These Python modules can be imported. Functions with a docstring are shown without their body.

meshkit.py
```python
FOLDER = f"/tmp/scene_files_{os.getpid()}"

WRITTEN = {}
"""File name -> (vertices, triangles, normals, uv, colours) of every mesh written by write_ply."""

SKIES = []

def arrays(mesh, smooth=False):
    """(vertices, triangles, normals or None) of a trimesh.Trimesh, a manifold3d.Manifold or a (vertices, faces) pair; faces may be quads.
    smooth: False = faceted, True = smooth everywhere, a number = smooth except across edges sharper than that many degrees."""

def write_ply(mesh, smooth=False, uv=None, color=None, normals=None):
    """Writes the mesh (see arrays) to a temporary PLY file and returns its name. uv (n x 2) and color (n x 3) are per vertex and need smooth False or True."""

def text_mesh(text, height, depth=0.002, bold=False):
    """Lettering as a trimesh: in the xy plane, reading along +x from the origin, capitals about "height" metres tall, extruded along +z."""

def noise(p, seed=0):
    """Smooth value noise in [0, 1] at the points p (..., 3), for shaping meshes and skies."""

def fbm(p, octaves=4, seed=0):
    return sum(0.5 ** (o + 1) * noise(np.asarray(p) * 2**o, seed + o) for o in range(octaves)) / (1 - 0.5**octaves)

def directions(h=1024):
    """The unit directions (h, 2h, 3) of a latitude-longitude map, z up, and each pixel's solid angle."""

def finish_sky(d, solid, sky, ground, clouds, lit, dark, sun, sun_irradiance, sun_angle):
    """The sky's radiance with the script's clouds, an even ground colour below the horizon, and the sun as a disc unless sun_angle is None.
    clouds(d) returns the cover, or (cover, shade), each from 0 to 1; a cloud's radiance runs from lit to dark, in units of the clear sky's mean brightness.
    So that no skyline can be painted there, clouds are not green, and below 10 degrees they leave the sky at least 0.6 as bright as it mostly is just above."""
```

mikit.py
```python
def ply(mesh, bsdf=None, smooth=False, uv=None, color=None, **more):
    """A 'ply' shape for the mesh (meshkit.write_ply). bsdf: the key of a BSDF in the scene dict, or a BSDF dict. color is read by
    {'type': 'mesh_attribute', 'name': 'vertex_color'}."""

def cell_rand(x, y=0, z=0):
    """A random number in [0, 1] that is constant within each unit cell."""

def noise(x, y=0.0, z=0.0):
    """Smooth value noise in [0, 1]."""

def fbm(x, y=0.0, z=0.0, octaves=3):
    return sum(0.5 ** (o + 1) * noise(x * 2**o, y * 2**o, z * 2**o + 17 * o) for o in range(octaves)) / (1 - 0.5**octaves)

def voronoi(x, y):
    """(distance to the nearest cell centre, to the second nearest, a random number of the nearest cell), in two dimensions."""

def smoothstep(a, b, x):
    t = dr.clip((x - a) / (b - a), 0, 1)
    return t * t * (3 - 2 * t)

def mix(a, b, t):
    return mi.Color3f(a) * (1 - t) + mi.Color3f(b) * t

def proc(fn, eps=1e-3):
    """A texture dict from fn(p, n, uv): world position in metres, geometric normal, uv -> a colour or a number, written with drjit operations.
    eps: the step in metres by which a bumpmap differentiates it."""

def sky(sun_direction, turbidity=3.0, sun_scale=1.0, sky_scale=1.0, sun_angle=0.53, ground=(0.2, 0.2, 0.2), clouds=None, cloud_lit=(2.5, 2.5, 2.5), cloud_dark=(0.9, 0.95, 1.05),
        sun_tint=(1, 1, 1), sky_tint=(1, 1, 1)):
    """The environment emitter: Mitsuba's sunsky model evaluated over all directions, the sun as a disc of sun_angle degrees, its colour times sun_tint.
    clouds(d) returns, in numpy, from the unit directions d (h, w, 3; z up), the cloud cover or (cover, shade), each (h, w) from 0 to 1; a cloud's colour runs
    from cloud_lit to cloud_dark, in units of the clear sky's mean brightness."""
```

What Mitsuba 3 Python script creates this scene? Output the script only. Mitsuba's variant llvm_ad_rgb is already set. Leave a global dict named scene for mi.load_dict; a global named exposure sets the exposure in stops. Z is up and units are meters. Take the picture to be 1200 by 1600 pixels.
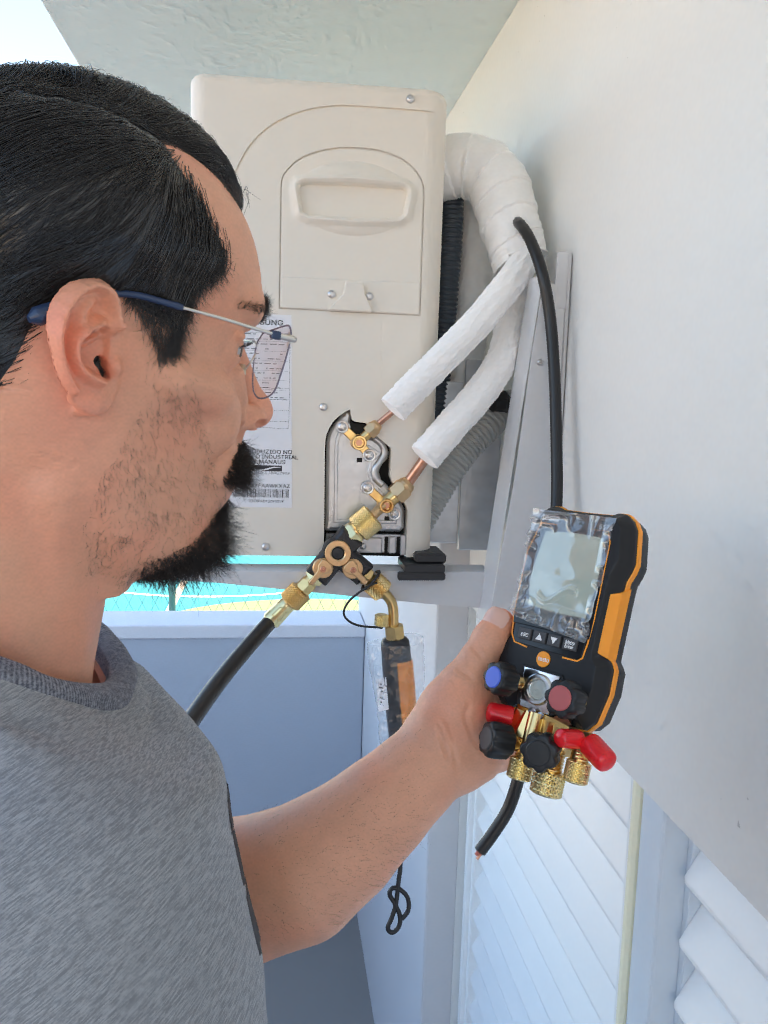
import math, random
import numpy as np, trimesh, manifold3d as m3
import drjit as dr
import mitsuba as mi
import mikit, meshkit
from mikit import proc, noise, fbm, voronoi, smoothstep, mix, cell_rand
from shapely.geometry import Polygon, LineString, Point, box as sbox
from shapely import affinity
from shapely.ops import unary_union

V = np.array
T = mi.ScalarTransform4f
scene, labels = {'type': 'scene'}, {}
rng = np.random.default_rng(7)

# ------------------------------------------------------------------ camera, sky, exposure
# X runs from the open side into the house wall, Y along that wall away from the camera, Z up; the terrace floor is Z = 0
CAM = V([0.0, 0.0, 1.65])
YAW, PITCH, ROLL = 0.1337, 0.1326, 0.0307
_f = V([math.sin(YAW) * math.cos(PITCH), math.cos(YAW) * math.cos(PITCH), -math.sin(PITCH)])
_r = V([math.cos(YAW), -math.sin(YAW), 0.0])
_u = np.cross(_r, _f)
RIGHT, UP, FWD = math.cos(ROLL) * _r + math.sin(ROLL) * _u, -math.sin(ROLL) * _r + math.cos(ROLL) * _u, _f
scene['camera'] = {'type': 'perspective', 'fov': 49.55, 'fov_axis': 'x', 'near_clip': 0.01, 'far_clip': 3000.0,
                   'to_world': T().look_at(origin=CAM.tolist(), target=(CAM + FWD).tolist(), up=UP.tolist())}
scene['sky'] = mikit.sky((0.60, -0.30, 0.74), turbidity=3.5, sun_scale=1.0, sky_scale=1.0, ground=(0.25, 0.25, 0.24),
                         sun_tint=(1.15, 1.0, 0.88), sky_tint=(1.14, 0.96, 0.79))
exposure = 4.0

# ------------------------------------------------------------------ helpers
def put(key, mesh, mat, smooth=35, **lab):
    """one entry of the scene; a key that is taken gets the next number"""
    k, i = key, 0
    while k in scene:
        i += 1
        k = '%s_%03d' % (key, i)
    scene[k] = mikit.ply(mesh, mat, smooth=smooth)
    if lab:
        labels[k] = lab
    return k

def thing(key, label, category, group=None, kind=None):
    k, i = key, 0
    while k in labels:
        i += 1
        k = '%s_%03d' % (key, i)
    labels[k] = {'label': label, 'category': category}
    if group: labels[k]['group'] = group
    if kind: labels[k]['kind'] = kind
    return k

def cat(*ms):
    ms = [m for m in ms if m is not None]
    vs, fs, n = [], [], 0
    for m in ms:
        v, f = (np.asarray(m.vertices), np.asarray(m.faces)) if hasattr(m, 'faces') else m
        vs.append(v); fs.append(f + n); n += len(v)
    return trimesh.Trimesh(np.vstack(vs), np.vstack(fs), process=False)

def unit(v):
    v = np.asarray(v, float)
    return v / np.linalg.norm(v)

def frame(o, ez, ex=None):
    """4x4: local z along ez, local x near ex"""
    ez = unit(ez)
    if ex is None:
        ex = V([0, 0, 1.0]) if abs(ez[2]) < 0.9 else V([1.0, 0, 0])
    ex = unit(np.asarray(ex, float) - ez * np.dot(ex, ez))
    M = np.eye(4)
    M[:3, 0], M[:3, 1], M[:3, 2], M[:3, 3] = ex, np.cross(ez, ex), ez, o
    return M

def move(mesh, M):
    v = np.asarray(mesh.vertices) @ M[:3, :3].T + M[:3, 3]
    f = np.asarray(mesh.faces)
    if np.linalg.det(M[:3, :3]) < 0: f = f[:, ::-1]
    return trimesh.Trimesh(v, f, process=False)

def tm(man):
    m = man.to_mesh()
    return trimesh.Trimesh(m.vert_properties[:, :3].astype(float), m.tri_verts.astype(int), process=False)

def man(mesh):
    return m3.Manifold(m3.Mesh(np.asarray(mesh.vertices, np.float32), np.asarray(mesh.faces, np.uint32)))

def box(x0, x1, y0, y1, z0, z1, c=0.0):
    """a box with chamfered edges"""
    c = min(c, (x1 - x0) / 2.2, (y1 - y0) / 2.2, (z1 - z0) / 2.2)
    pts = []
    for x, sx in ((x0, 1), (x1, -1)):
        for y, sy in ((y0, 1), (y1, -1)):
            for z, sz in ((z0, 1), (z1, -1)):
                if c <= 0: pts.append((x, y, z))
                else: pts += [(x, y + sy * c, z + sz * c), (x + sx * c, y, z + sz * c), (x + sx * c, y + sy * c, z)]
    return tm(m3.Manifold.hull_points(np.array(pts, np.float64)))

def spline(pts, n=40):
    """Catmull-Rom through the points (any dimension)"""
    p = np.asarray(pts, float)
    p = np.vstack([2 * p[0] - p[1], p, 2 * p[-1] - p[-2]])
    t = np.linspace(0, len(p) - 3 - 1e-9, n)
    i = t.astype(int); u = (t - i)[:, None]
    a, b, c, d = p[i], p[i + 1], p[i + 2], p[i + 3]
    return 0.5 * (2 * b + (c - a) * u + (2 * a - 5 * b + 4 * c - d) * u**2 + (3 * b - a - 3 * c + d) * u**3)

def tube(path, r, n=14, caps=True, disp=None, twist=0.0):
    """a tube along a path; r a number or one per point; disp(i, angle, s) -> radius factor"""
    p = np.asarray(path, float); k = len(p)
    r = np.broadcast_to(np.asarray(r, float), (k,))
    t = np.gradient(p, axis=0); t /= np.linalg.norm(t, axis=1, keepdims=True) + 1e-12
    a = np.cross(t[0], [0.3, 0.2, 0.9]); a /= np.linalg.norm(a)
    A = [a]
    for i in range(1, k):
        a = A[-1] - t[i] * np.dot(A[-1], t[i]); A.append(a / (np.linalg.norm(a) + 1e-12))
    A = np.array(A); B = np.cross(t, A)
    th = np.arange(n) * 2 * np.pi / n
    s = np.r_[0, np.cumsum(np.linalg.norm(np.diff(p, axis=0), axis=1))]
    rr = r[:, None] * np.ones((1, n))
    if disp is not None: rr = rr * disp(s[:, None], th[None, :])
    v = p[:, None] + rr[..., None] * (A[:, None] * np.cos(th)[None, :, None] + B[:, None] * np.sin(th)[None, :, None])
    v = v.reshape(-1, 3)
    i, j = np.meshgrid(np.arange(k - 1), np.arange(n), indexing='ij')
    q = np.stack([i * n + j, i * n + (j + 1) % n, (i + 1) * n + (j + 1) % n, (i + 1) * n + j], -1).reshape(-1, 4)
    f = np.vstack([q[:, [0, 1, 2]], q[:, [0, 2, 3]]])
    if caps:
        c0, c1 = len(v), len(v) + 1
        v = np.vstack([v, p[:1], p[-1:]]); j = np.arange(n)
        f = np.vstack([f, np.stack([(j + 1) % n, j, j * 0 + c0], 1), np.stack([(k - 1) * n + j, (k - 1) * n + (j + 1) % n, j * 0 + c1], 1)])
    return trimesh.Trimesh(v, f, process=False)

def lathe(prof, M=None, n=32, disp=None):
    """(r, z) profile turned round local z; disp(z, angle) -> added radius; closed on the axis where r = 0"""
    pr = np.asarray(prof, float); k = len(pr)
    th = np.arange(n) * 2 * np.pi / n
    r = pr[:, :1] * np.ones((1, n))
    if disp is not None: r = np.where(r > 1e-9, r + disp(pr[:, 1:2], th[None]), r)
    v = np.stack([r * np.cos(th), r * np.sin(th), pr[:, 1:2] * np.ones((1, n))], -1).reshape(-1, 3)
    i, j = np.meshgrid(np.arange(k - 1), np.arange(n), indexing='ij')
    q = np.stack([i * n + j, i * n + (j + 1) % n, (i + 1) * n + (j + 1) % n, (i + 1) * n + j], -1).reshape(-1, 4)
    f = np.vstack([q[:, [0, 1, 2]], q[:, [0, 2, 3]]])
    if pr[0, 0] > 0 or True:
        caps = []
        for row, z, flip in ((0, pr[0, 1], True), (k - 1, pr[-1, 1], False)):
            c = len(v); v = np.vstack([v, [[0, 0, z]]]); jj = np.arange(n)
            t = np.stack([row * n + jj, row * n + (jj + 1) % n, jj * 0 + c], 1)
            caps.append(t[:, ::-1] if flip else t)
        f = np.vstack([f] + caps)
    m = trimesh.Trimesh(v, f, process=False)
    return move(m, M) if M is not None else m

def knurl(r, h, M, n=72, rows=14, amp=0.0006, pitch=24):
    pitch = int(pitch * 0.95); n = pitch * 8; rows = max(26, int(h / r * pitch * 1.3)); amp *= 0.9
    """a knurled ring: diamond relief on a short cylinder with chamfered rims"""
    z = np.linspace(0, h, rows)
    prof = [(0.0, 0.0), (r * 0.80, 0.0), (r * 0.96, h * 0.05)] + [(r, h * 0.08 + zz * 0.84) for zz in z] + [(r * 0.96, h * 0.95), (r * 0.80, h), (0.0, h)]
    def d(zz, th):
        a = th * pitch; b = zz * pitch / r
        w = np.abs(((a + b) / (2 * np.pi)) % 1 - 0.5) * 2
        x = np.abs(((a - b) / (2 * np.pi)) % 1 - 0.5) * 2
        inside = (zz > h * 0.07) & (zz < h * 0.93)
        return np.where(inside, amp * (np.minimum(w, x) * 2 - 0.8), 0)
    return lathe(prof, M, n, d)

def hexnut(r, h, M, c=0.12):
    """a hexagonal nut with rounded-off corners (r = corner radius)"""
    hx = m3.CrossSection.circle(r, 6).extrude(h)
    cone = m3.Manifold.revolve(m3.CrossSection([[(0, 0), (r * (1 - c), 0), (r * 1.01, h * 0.16), (r * 1.01, h * 0.84), (r * (1 - c), h), (0, h)]]), 36)
    return move(tm(hx ^ cone), M)

def earcut(poly):
    v, f = trimesh.creation.triangulate_polygon(poly, engine='earcut')
    return v, f

def prism(poly, depth, M=None, z0=0.0):
    """extrude a shapely polygon (holes kept)"""
    geoms = getattr(poly, 'geoms', [poly])
    ms = []
    for g in geoms:
        if g.area <= 0: continue
        m = trimesh.creation.extrude_polygon(g, depth, engine='earcut'); m.apply_translation([0, 0, z0]); ms.append(m)
    m = cat(*ms)
    return move(m, M) if M is not None else m

def loft_inset(poly, rings, M=None):
    """sweep the outline of a polygon up through rings (inset, z), capped at both ends; insets follow the mitred corners"""
    import mapbox_earcut
    ms = []
    for g in getattr(poly, 'geoms', [poly]):
        if g.is_empty or g.area < 1e-12: continue
        loops = []
        for ring, s in [(g.exterior, 1)] + [(h, -1) for h in g.interiors]:
            p = np.asarray(ring.coords)[:-1]
            keep = np.linalg.norm(p - np.roll(p, 1, 0), axis=1) > 1e-7
            p = p[keep]
            if (ring.is_ccw) != (s > 0): p = p[::-1]
            e = np.roll(p, -1, 0) - p; e /= np.linalg.norm(e, axis=1, keepdims=True)
            n1 = np.stack([-e[:, 1], e[:, 0]], 1); n0 = np.roll(n1, 1, 0)
            mid = n0 + n1; mid /= np.maximum((mid * mid).sum(1, keepdims=True) / 2, 0.35)
            loops.append((p, mid))
        P = np.vstack([l[0] for l in loops]); N = np.vstack([l[1] for l in loops])
        ends = np.cumsum([len(l[0]) for l in loops]).astype(np.uint32); k = len(P)
        nxt = np.concatenate([np.r_[np.arange(a + 1, b), a] for a, b in zip(np.r_[0, ends[:-1]].astype(int), ends.astype(int))])
        v = np.vstack([np.c_[P + N * off, np.full(k, z)] for off, z in rings])
        f = []
        for i in range(len(rings) - 1):
            a = i * k + np.arange(k); b = i * k + nxt
            f += [np.stack([a, b, b + k], 1), np.stack([a, b + k, a + k], 1)]
        tri = mapbox_earcut.triangulate_float64(np.ascontiguousarray(P), ends).reshape(-1, 3).astype(int)
        cr = np.cross(P[tri[:, 1]] - P[tri[:, 0]], P[tri[:, 2]] - P[tri[:, 0]])
        if cr.sum() < 0: tri = tri[:, ::-1]
        f += [tri[:, ::-1], tri + (len(rings) - 1) * k]
        ms.append(trimesh.Trimesh(v, np.vstack(f), process=False))
    m = cat(*ms)
    return move(m, M) if M is not None else m

def bevel(poly, depth, b, M=None, z0=0.0, steps=4):
    """extrude a polygon upward from z0 with a rounded top edge of radius b"""
    poly = poly.simplify(b * 0.01)
    rings = [(0.0, z0)] + [(b * (1 - math.cos(t)), z0 + depth - b + b * math.sin(t)) for t in np.linspace(0, math.pi / 2, steps + 1)]
    return loft_inset(poly, rings, M)

def grid(fn, nu, nv):
    """a sheet: fn(u, v) in [0, 1] -> points; faces wound u x v"""
    u, v = np.meshgrid(np.linspace(0, 1, nu), np.linspace(0, 1, nv), indexing='ij')
    p = fn(u, v).reshape(-1, 3)
    i, j = np.meshgrid(np.arange(nu - 1), np.arange(nv - 1), indexing='ij')
    q = np.stack([i * nv + j, (i + 1) * nv + j, (i + 1) * nv + j + 1, i * nv + j + 1], -1).reshape(-1, 4)
    return trimesh.Trimesh(p, np.vstack([q[:, [0, 1, 2]], q[:, [0, 2, 3]]]), process=False)

def surface_nets(F, xs, ys, zs):
    """the zero surface of F on a rectilinear grid (negative inside), vertices averaged from edge crossings"""
    neg = F < 0
    c = [neg[a:a - 1 or None, b:b - 1 or None, d:d - 1 or None] for a in (0, 1) for b in (0, 1) for d in (0, 1)]
    s = sum(x.astype(np.int8) for x in c)
    act = (s > 0) & (s < 8)
    idx = -np.ones(act.shape, int); ids = np.argwhere(act); idx[act] = np.arange(len(ids))
    acc, cnt = np.zeros((len(ids), 3)), np.zeros(len(ids))
    offs = [(a, b, d) for a in (0, 1) for b in (0, 1) for d in (0, 1)]
    G = [xs, ys, zs]
    for i, p in enumerate(offs):
        for ax in range(3):
            if p[ax]: continue
            q = list(p); q[ax] = 1
            f0 = F[ids[:, 0] + p[0], ids[:, 1] + p[1], ids[:, 2] + p[2]]
            f1 = F[ids[:, 0] + q[0], ids[:, 1] + q[1], ids[:, 2] + q[2]]
            hit = (f0 < 0) != (f1 < 0)
            t = np.where(hit, f0 / np.where(hit, f0 - f1, 1), 0)
            P = np.stack([G[k][ids[:, k] + p[k]] + (t * (G[k][ids[:, k] + q[k]] - G[k][ids[:, k] + p[k]]) if k == ax else 0) for k in range(3)], 1)
            acc += np.where(hit[:, None], P, 0); cnt += hit
    v = acc / cnt[:, None]
    faces = []
    for ax in range(3):
        a, b = [(1, 2), (2, 0), (0, 1)][ax]
        sl0 = [slice(1, -1)] * 3; sl0[ax] = slice(0, -1)
        sl1 = [slice(1, -1)] * 3; sl1[ax] = slice(1, None)
        e0, e1 = neg[tuple(sl0)], neg[tuple(sl1)]
        for flip, mask in ((False, e0 & ~e1), (True, ~e0 & e1)):
            w = np.argwhere(mask)
            base = w.copy()
            for k in range(3):
                if k != ax: base[:, k] += 1
            def cell(da, db):
                q = base.copy(); q[:, a] -= da; q[:, b] -= db
                return idx[q[:, 0], q[:, 1], q[:, 2]]
            qd = np.stack([cell(1, 1), cell(0, 1), cell(0, 0), cell(1, 0)], 1)
            faces.append(qd[:, ::-1] if flip else qd)
    q = np.vstack(faces)
    return trimesh.Trimesh(v, np.vstack([q[:, [0, 1, 2]], q[:, [0, 2, 3]]]), process=False)

def smin(a, b, k):
    h = np.clip(0.5 + 0.5 * (b - a) / k, 0, 1)
    return b + (a - b) * h - k * h * (1 - h)

def smax(a, b, k):
    return -smin(-a, -b, k)

def capsule(P, a, b, ra, rb):
    a, b = np.asarray(a, float), np.asarray(b, float)
    d = b - a; t = np.clip(((P - a) @ d) / (d @ d), 0, 1)
    return np.linalg.norm(P - a - t[..., None] * d, axis=-1) - (ra + (rb - ra) * t)

def ellipsoid(P, c, r, M=None):
    q = P - np.asarray(c, float)
    if M is not None: q = q @ M
    r = np.asarray(r, float)
    k0 = np.linalg.norm(q / r, axis=-1); k1 = np.linalg.norm(q / (r * r), axis=-1)
    return k0 * (k0 - 1) / np.maximum(k1, 1e-9)

# ------------------------------------------------------------------ materials
def mat(key, rgb, rough=0.5, metal=0.0, spec=0.5, bump=None, scale=1.0, eps=1e-3, two=True, **kw):
    """a principled BSDF; rgb a colour or a texture dict; bump a function of (p, n, uv) giving a height in metres"""
    b = {'type': 'principled', 'base_color': {'type': 'rgb', 'value': list(rgb)} if not isinstance(rgb, dict) else rgb,
         'roughness': rough, 'metallic': metal, 'specular': spec, **kw}
    if bump is not None:
        b = {'type': 'bumpmap', 'arbitrary': proc(bump, eps), 'scale': scale, 'nested': b}
    if two: b = {'type': 'twosided', 'nested': b}
    scene[key] = b
    return key
# ------------------------------------------------------------------ the setting
def _stucco(p, n, uv):
    return 0.0022 * fbm(p.x * 170, p.y * 130, p.z * 170, 2) + 0.0012 * smoothstep(0.55, 0.75, noise(p.x * 95 + 7, p.y * 70, p.z * 95))
def _wall_h(p, n, uv):
    wob = 0.035 * noise(p.y * 9, p.z * 9, 3.0)
    # a few raised drips in the paint, running down at a slant low on the wall near the camera
    s = p.y + 0.62 * p.z + wob
    streak = smoothstep(0.80, 0.97, noise(s * 62, (p.z - 0.6 * p.y) * 7, 5.0)) * smoothstep(0.55, 0.75, noise(p.y * 5, p.z * 5 + 3.3, 9.0))
    return 0.00240 * fbm(p.y * 130, p.z * 130, p.x * 130, 3) + 0.0024 * streak
def _paint(base, a=0.03):
    c = mi.Color3f(base)
    def f(p, n, uv):
        g = fbm(p.x * 6 + 3, p.y * 6, p.z * 6, 3) - 0.5
        q = noise(p.x * 310, p.y * 310, p.z * 310) - 0.5
        return c * (1 + a * g + 0.9 * a * q)
    return proc(f)
def _wall_col(p, n, uv):
    c = mi.Color3f(0.70, 0.695, 0.675) * (1 + 0.035 * (fbm(p.y * 5, p.z * 5, 2.0, 4) - 0.5) + 0.04 * (noise(p.y * 260, p.z * 260, p.x * 260) - 0.5))
    speck = smoothstep(0.972, 0.985, noise(p.y * 120 + 3, p.z * 120, 7.0)) * smoothstep(0.5, 0.7, noise(p.y * 6, p.z * 6, 1.0))
    return c * (1 - 0.35 * speck)
mat('wall_paint', proc(_wall_col), 0.62, bump=_wall_h)
mat('ceiling_paint', _paint((0.70, 0.745, 0.745)), 0.8, bump=_stucco)
mat('pilaster_paint', _paint((0.57, 0.56, 0.57)), 0.65, bump=lambda p, n, uv: 0.0004 * fbm(p.x * 120, p.y * 120, p.z * 120, 2))
mat('parapet_paint', _paint((0.42, 0.47, 0.555), 0.06), 0.6, bump=lambda p, n, uv: 0.0004 * fbm(p.x * 90, p.y * 90, p.z * 90, 2))
mat('parapet_cap_paint', _paint((0.66, 0.68, 0.74), 0.08), 0.6)
mat('terrace_tile', _paint((0.30, 0.285, 0.27)), 0.5)
mat('aluminium_white', _paint((0.82, 0.83, 0.83), 0.02), 0.35)
mat('aluminium_frame', _paint((0.62, 0.67, 0.72), 0.03), 0.35)
mat('sealant_cream', _paint((0.82, 0.78, 0.58), 0.06), 0.6)
mat('gap_dark', (0.03, 0.03, 0.035), 0.7)
mat('court_blue', proc(lambda p, n, uv: mi.Color3f(0.020, 0.19, 0.26) * (0.92 + 0.16 * fbm(p.x * 1.5, p.y * 1.5, 0, 3))), 0.75)
mat('court_green', proc(lambda p, n, uv: mi.Color3f(0.14, 0.20, 0.10) * (0.92 + 0.16 * fbm(p.x * 1.5, p.y * 1.5, 0, 3))), 0.75)
mat('court_line', (0.36, 0.35, 0.32), 0.7)
mat('ground_dry', proc(lambda p, n, uv: mi.Color3f(0.19, 0.182, 0.165) * (0.7 + 0.6 * fbm(p.x * 2, p.y * 2, 0, 4))), 0.9)
mat('fence_green', (0.10, 0.30, 0.26), 0.45)
mat('wire_grey', (0.10, 0.22, 0.26), 0.4)
mat('pebble_wall', _paint((0.5, 0.5, 0.5)), 0.8)

G = -2.90
put('ground', grid(lambda u, v: np.stack([u * 1600 - 800, v * 1600 - 800, np.full_like(u, G - 0.012)], -1), 2, 2), 'ground_dry', smooth=False,
    label='pale bare ground around the sports court below the terrace', kind='structure')
put('court_surface', grid(lambda u, v: np.stack([u * 26 - 19, v * 22 + 9, np.full_like(u, G)], -1), 2, 2), 'court_blue', smooth=False,
    label='bright blue painted sports court seen over the parapet', kind='structure')
def strip(pts, w, z):
    poly = LineString(pts).buffer(w / 2, cap_style=2)
    v, f = earcut(poly)
    m = trimesh.Trimesh(np.c_[v, np.full(len(v), z)], f, process=False)
    if m.face_normals[0][2] < 0: m.invert()
    return m
arc = [(-1.5 + 4.6 * math.cos(a), 23.5 - 4.6 * math.sin(a)) for a in np.linspace(0.25, math.pi - 0.25, 30)]
put('court_marking', cat(strip(arc, 0.14, G + 0.008), strip([(-2.15, 9.5), (-2.15, 30.5)], 0.16, G + 0.0081 + 0.004), strip([(-18, 25.3), (6, 25.3)], 0.12, G + 0.016)), 'court_line', smooth=False,
    label='white lines and an arc painted on the blue court', kind='structure')
arc2 = Polygon([(0.9 + 3.4 * math.cos(a), 16.3 + 2.4 * math.sin(a)) for a in np.linspace(0, 2 * math.pi, 40)])
v_, f_ = earcut(arc2)
put('court_key', trimesh.Trimesh(np.c_[v_, np.full(len(v_), G + 0.004)], f_, process=False), 'court_green', smooth=False,
    label='yellow green rounded zone painted on the blue court', kind='structure')
put('floor', box(-2.4, 0.36, -4.2, 2.75, -0.22, 0.0), 'terrace_tile', smooth=False, label='grey terrace floor below the air conditioner', kind='structure')

# chain link fence between terrace and court
thing('chain_link_fence', 'green chain link fence with tube posts behind the parapet', 'fence')
FY = 4.6
put('chain_link_fence__rail', tube([(-5.2, FY, 0.672), (2.4, FY, 0.672)], 0.016, 10), 'parapet_cap_paint')
for px in (-2.85, -0.55, 1.75):
    put('chain_link_fence__post', tube([(px, FY + 0.036, G), (px, FY + 0.036, 0.655)], 0.019, 12), 'fence_green')
wires, s_ = [], 0.070
n_ = int(7.4 / s_)
for i in range(n_):
    x0 = -5.1 + i * s_
    zz = np.arange(0, 22) * s_
    x = x0 + (np.arange(22) % 2) * s_ / 2 * 1.0
    p = np.stack([x - s_ / 4, FY + 0.0016 * (-1) ** np.arange(22), 0.65 - zz], 1)
    q = np.stack([x0 - (np.arange(22) % 2) * s_ / 2 + s_ / 4 + s_ / 2, FY - 0.0016 * (-1) ** np.arange(22), 0.65 - zz], 1)
    wires += [tube(p, 0.0017, 4, caps=False), tube(q, 0.0017, 4, caps=False)]
put('chain_link_fence__mesh', cat(*wires), 'wire_grey', kind='stuff', label='diamond wire mesh of the fence')

# the house: upper wall, eave, pilaster
XW, ZB, ZC, YP = 0.340, 1.300, 2.228, 2.4713
YJ = 1.389            # far end of the shuttered opening
thing('house', 'pale grey rendered house wall with eave and pilaster', 'house')
put('house__wall', cat(box(XW, 0.62, -4.2, YJ + 1.30, ZB, ZC, 0.004), box(XW + 0.002, 0.62, YJ, YJ + 1.30, -0.2, ZB + 0.001),
                       box(XW + 0.11, 0.62, -4.2, YJ + 0.001, -0.2, ZB + 0.001), box(XW + 0.02, 0.62, -4.2, YJ + 1.3, ZC + 0.001, 7.0),
                       box(0.60, 6.0, -4.2, YJ + 1.30, -0.3, 6.9)), 'wall_paint', smooth=False, label='smooth grey painted wall right of the air conditioner')
put('house__eave', box(-0.357, XW + 0.02, -4.2, YJ + 1.30, ZC, ZC + 0.14, 0.004), 'ceiling_paint', smooth=False, label='pale green stuccoed underside of the eave')
put('house__pilaster', box(0.2859, XW + 0.004, YJ + 0.002, YJ + 1.30, -0.2, 1.44, 0.003), 'pilaster_paint', smooth=False, label='narrow pilaster beside the shutter')

thing('parapet_wall', 'blue grey terrace parapet with a pale coping on top', 'wall')
put('parapet_wall__panel', box(-1.34, 0.284, YP, YP + 0.14, -0.2, 0.9295, 0.003), 'parapet_paint', smooth=False)
put('parapet_wall__side_panel', box(-1.34, -1.20, -4.2, YP, -0.2, 0.9295, 0.003), 'parapet_paint', smooth=False)  # unseen side parapet, added to block low light from the open side
put('parapet_wall__coping', cat(box(-1.20, 0.284, YP - 0.012, YP + 0.165, 0.9295, 0.9713, 0.004), box(-1.365, -1.1985, -4.2, YP + 0.165, 0.9295, 0.9713, 0.004)), 'parapet_cap_paint', smooth=False, label='pale lavender coping')  # the second box caps the added, unseen side parapet

# louvred shutters in the opening under the wall
XF = 0.362
def slat_mesh(y0, y1, z):
    """one sloping blade with a rolled lower lip; lower edge stands out towards the terrace"""
    prof = [(0.0, 0.0), (0.0006, -0.006), (0.004, -0.0105), (0.010, -0.0125), (0.0145, -0.0100), (0.010, -0.0065), (0.0078, -0.001), (0.0085, 0.004), (0.038, 0.060), (0.045, 0.0645), (0.045, 0.0665), (0.0335, 0.0615)]
    prof = [(a, b) for a, b in prof]
    poly = Polygon(prof)
    m = prism(poly, y1 - y0)
    M = np.eye(4); M[:3, 0] = (1, 0, 0); M[:3, 1] = (0, 0, 1); M[:3, 2] = (0, -1, 0); M[:3, 3] = (XF, y1, z)
    return move(m, M)
def shutter(label, y0, y1, z0, ztop, key='louvred_shutter'):
    k = thing(key, label, 'shutter', group='white louvred shutters under the wall')
    z = z0
    while z > -0.0:
        if z + 0.066 < ztop: put(k + '__slat', slat_mesh(y0, y1, z), 'aluminium_white', smooth=40)
        z -= 0.0605
    return k
ks = shutter('white louvred shutter behind the gauge with its full width in view', 0.752, 1.338, 1.2320, ZB + 0.02)
put(ks + '__stile', box(XF - 0.003, XF + 0.045, 0.722, 0.752, 0, ZB + 0.012, 0.002), 'aluminium_white', smooth=False)
put(ks + '__stile', cat(box(XF - 0.004, XF + 0.03, 1.338, 1.352, 0, ZB + 0.012, 0.002)), 'aluminium_white', smooth=False)
put(ks + '__backing', box(XF + 0.060, XF + 0.066, 0.70, 1.36, 0, ZB + 0.01), 'aluminium_white', smooth=False)
ks2 = shutter('nearer louvred shutter cut off by the lower right frame edge', -0.30, 0.640, 1.2448, ZB + 0.02)
put(ks2 + '__stile', box(XF + 0.006, XF + 0.05, 0.6405, 0.6495, 0, ZB + 0.012, 0.001), 'aluminium_frame', smooth=False)
put(ks2 + '__backing', box(XF + 0.060, XF + 0.066, -0.30, 0.65, 0, ZB + 0.01), 'aluminium_frame', smooth=False)
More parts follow.
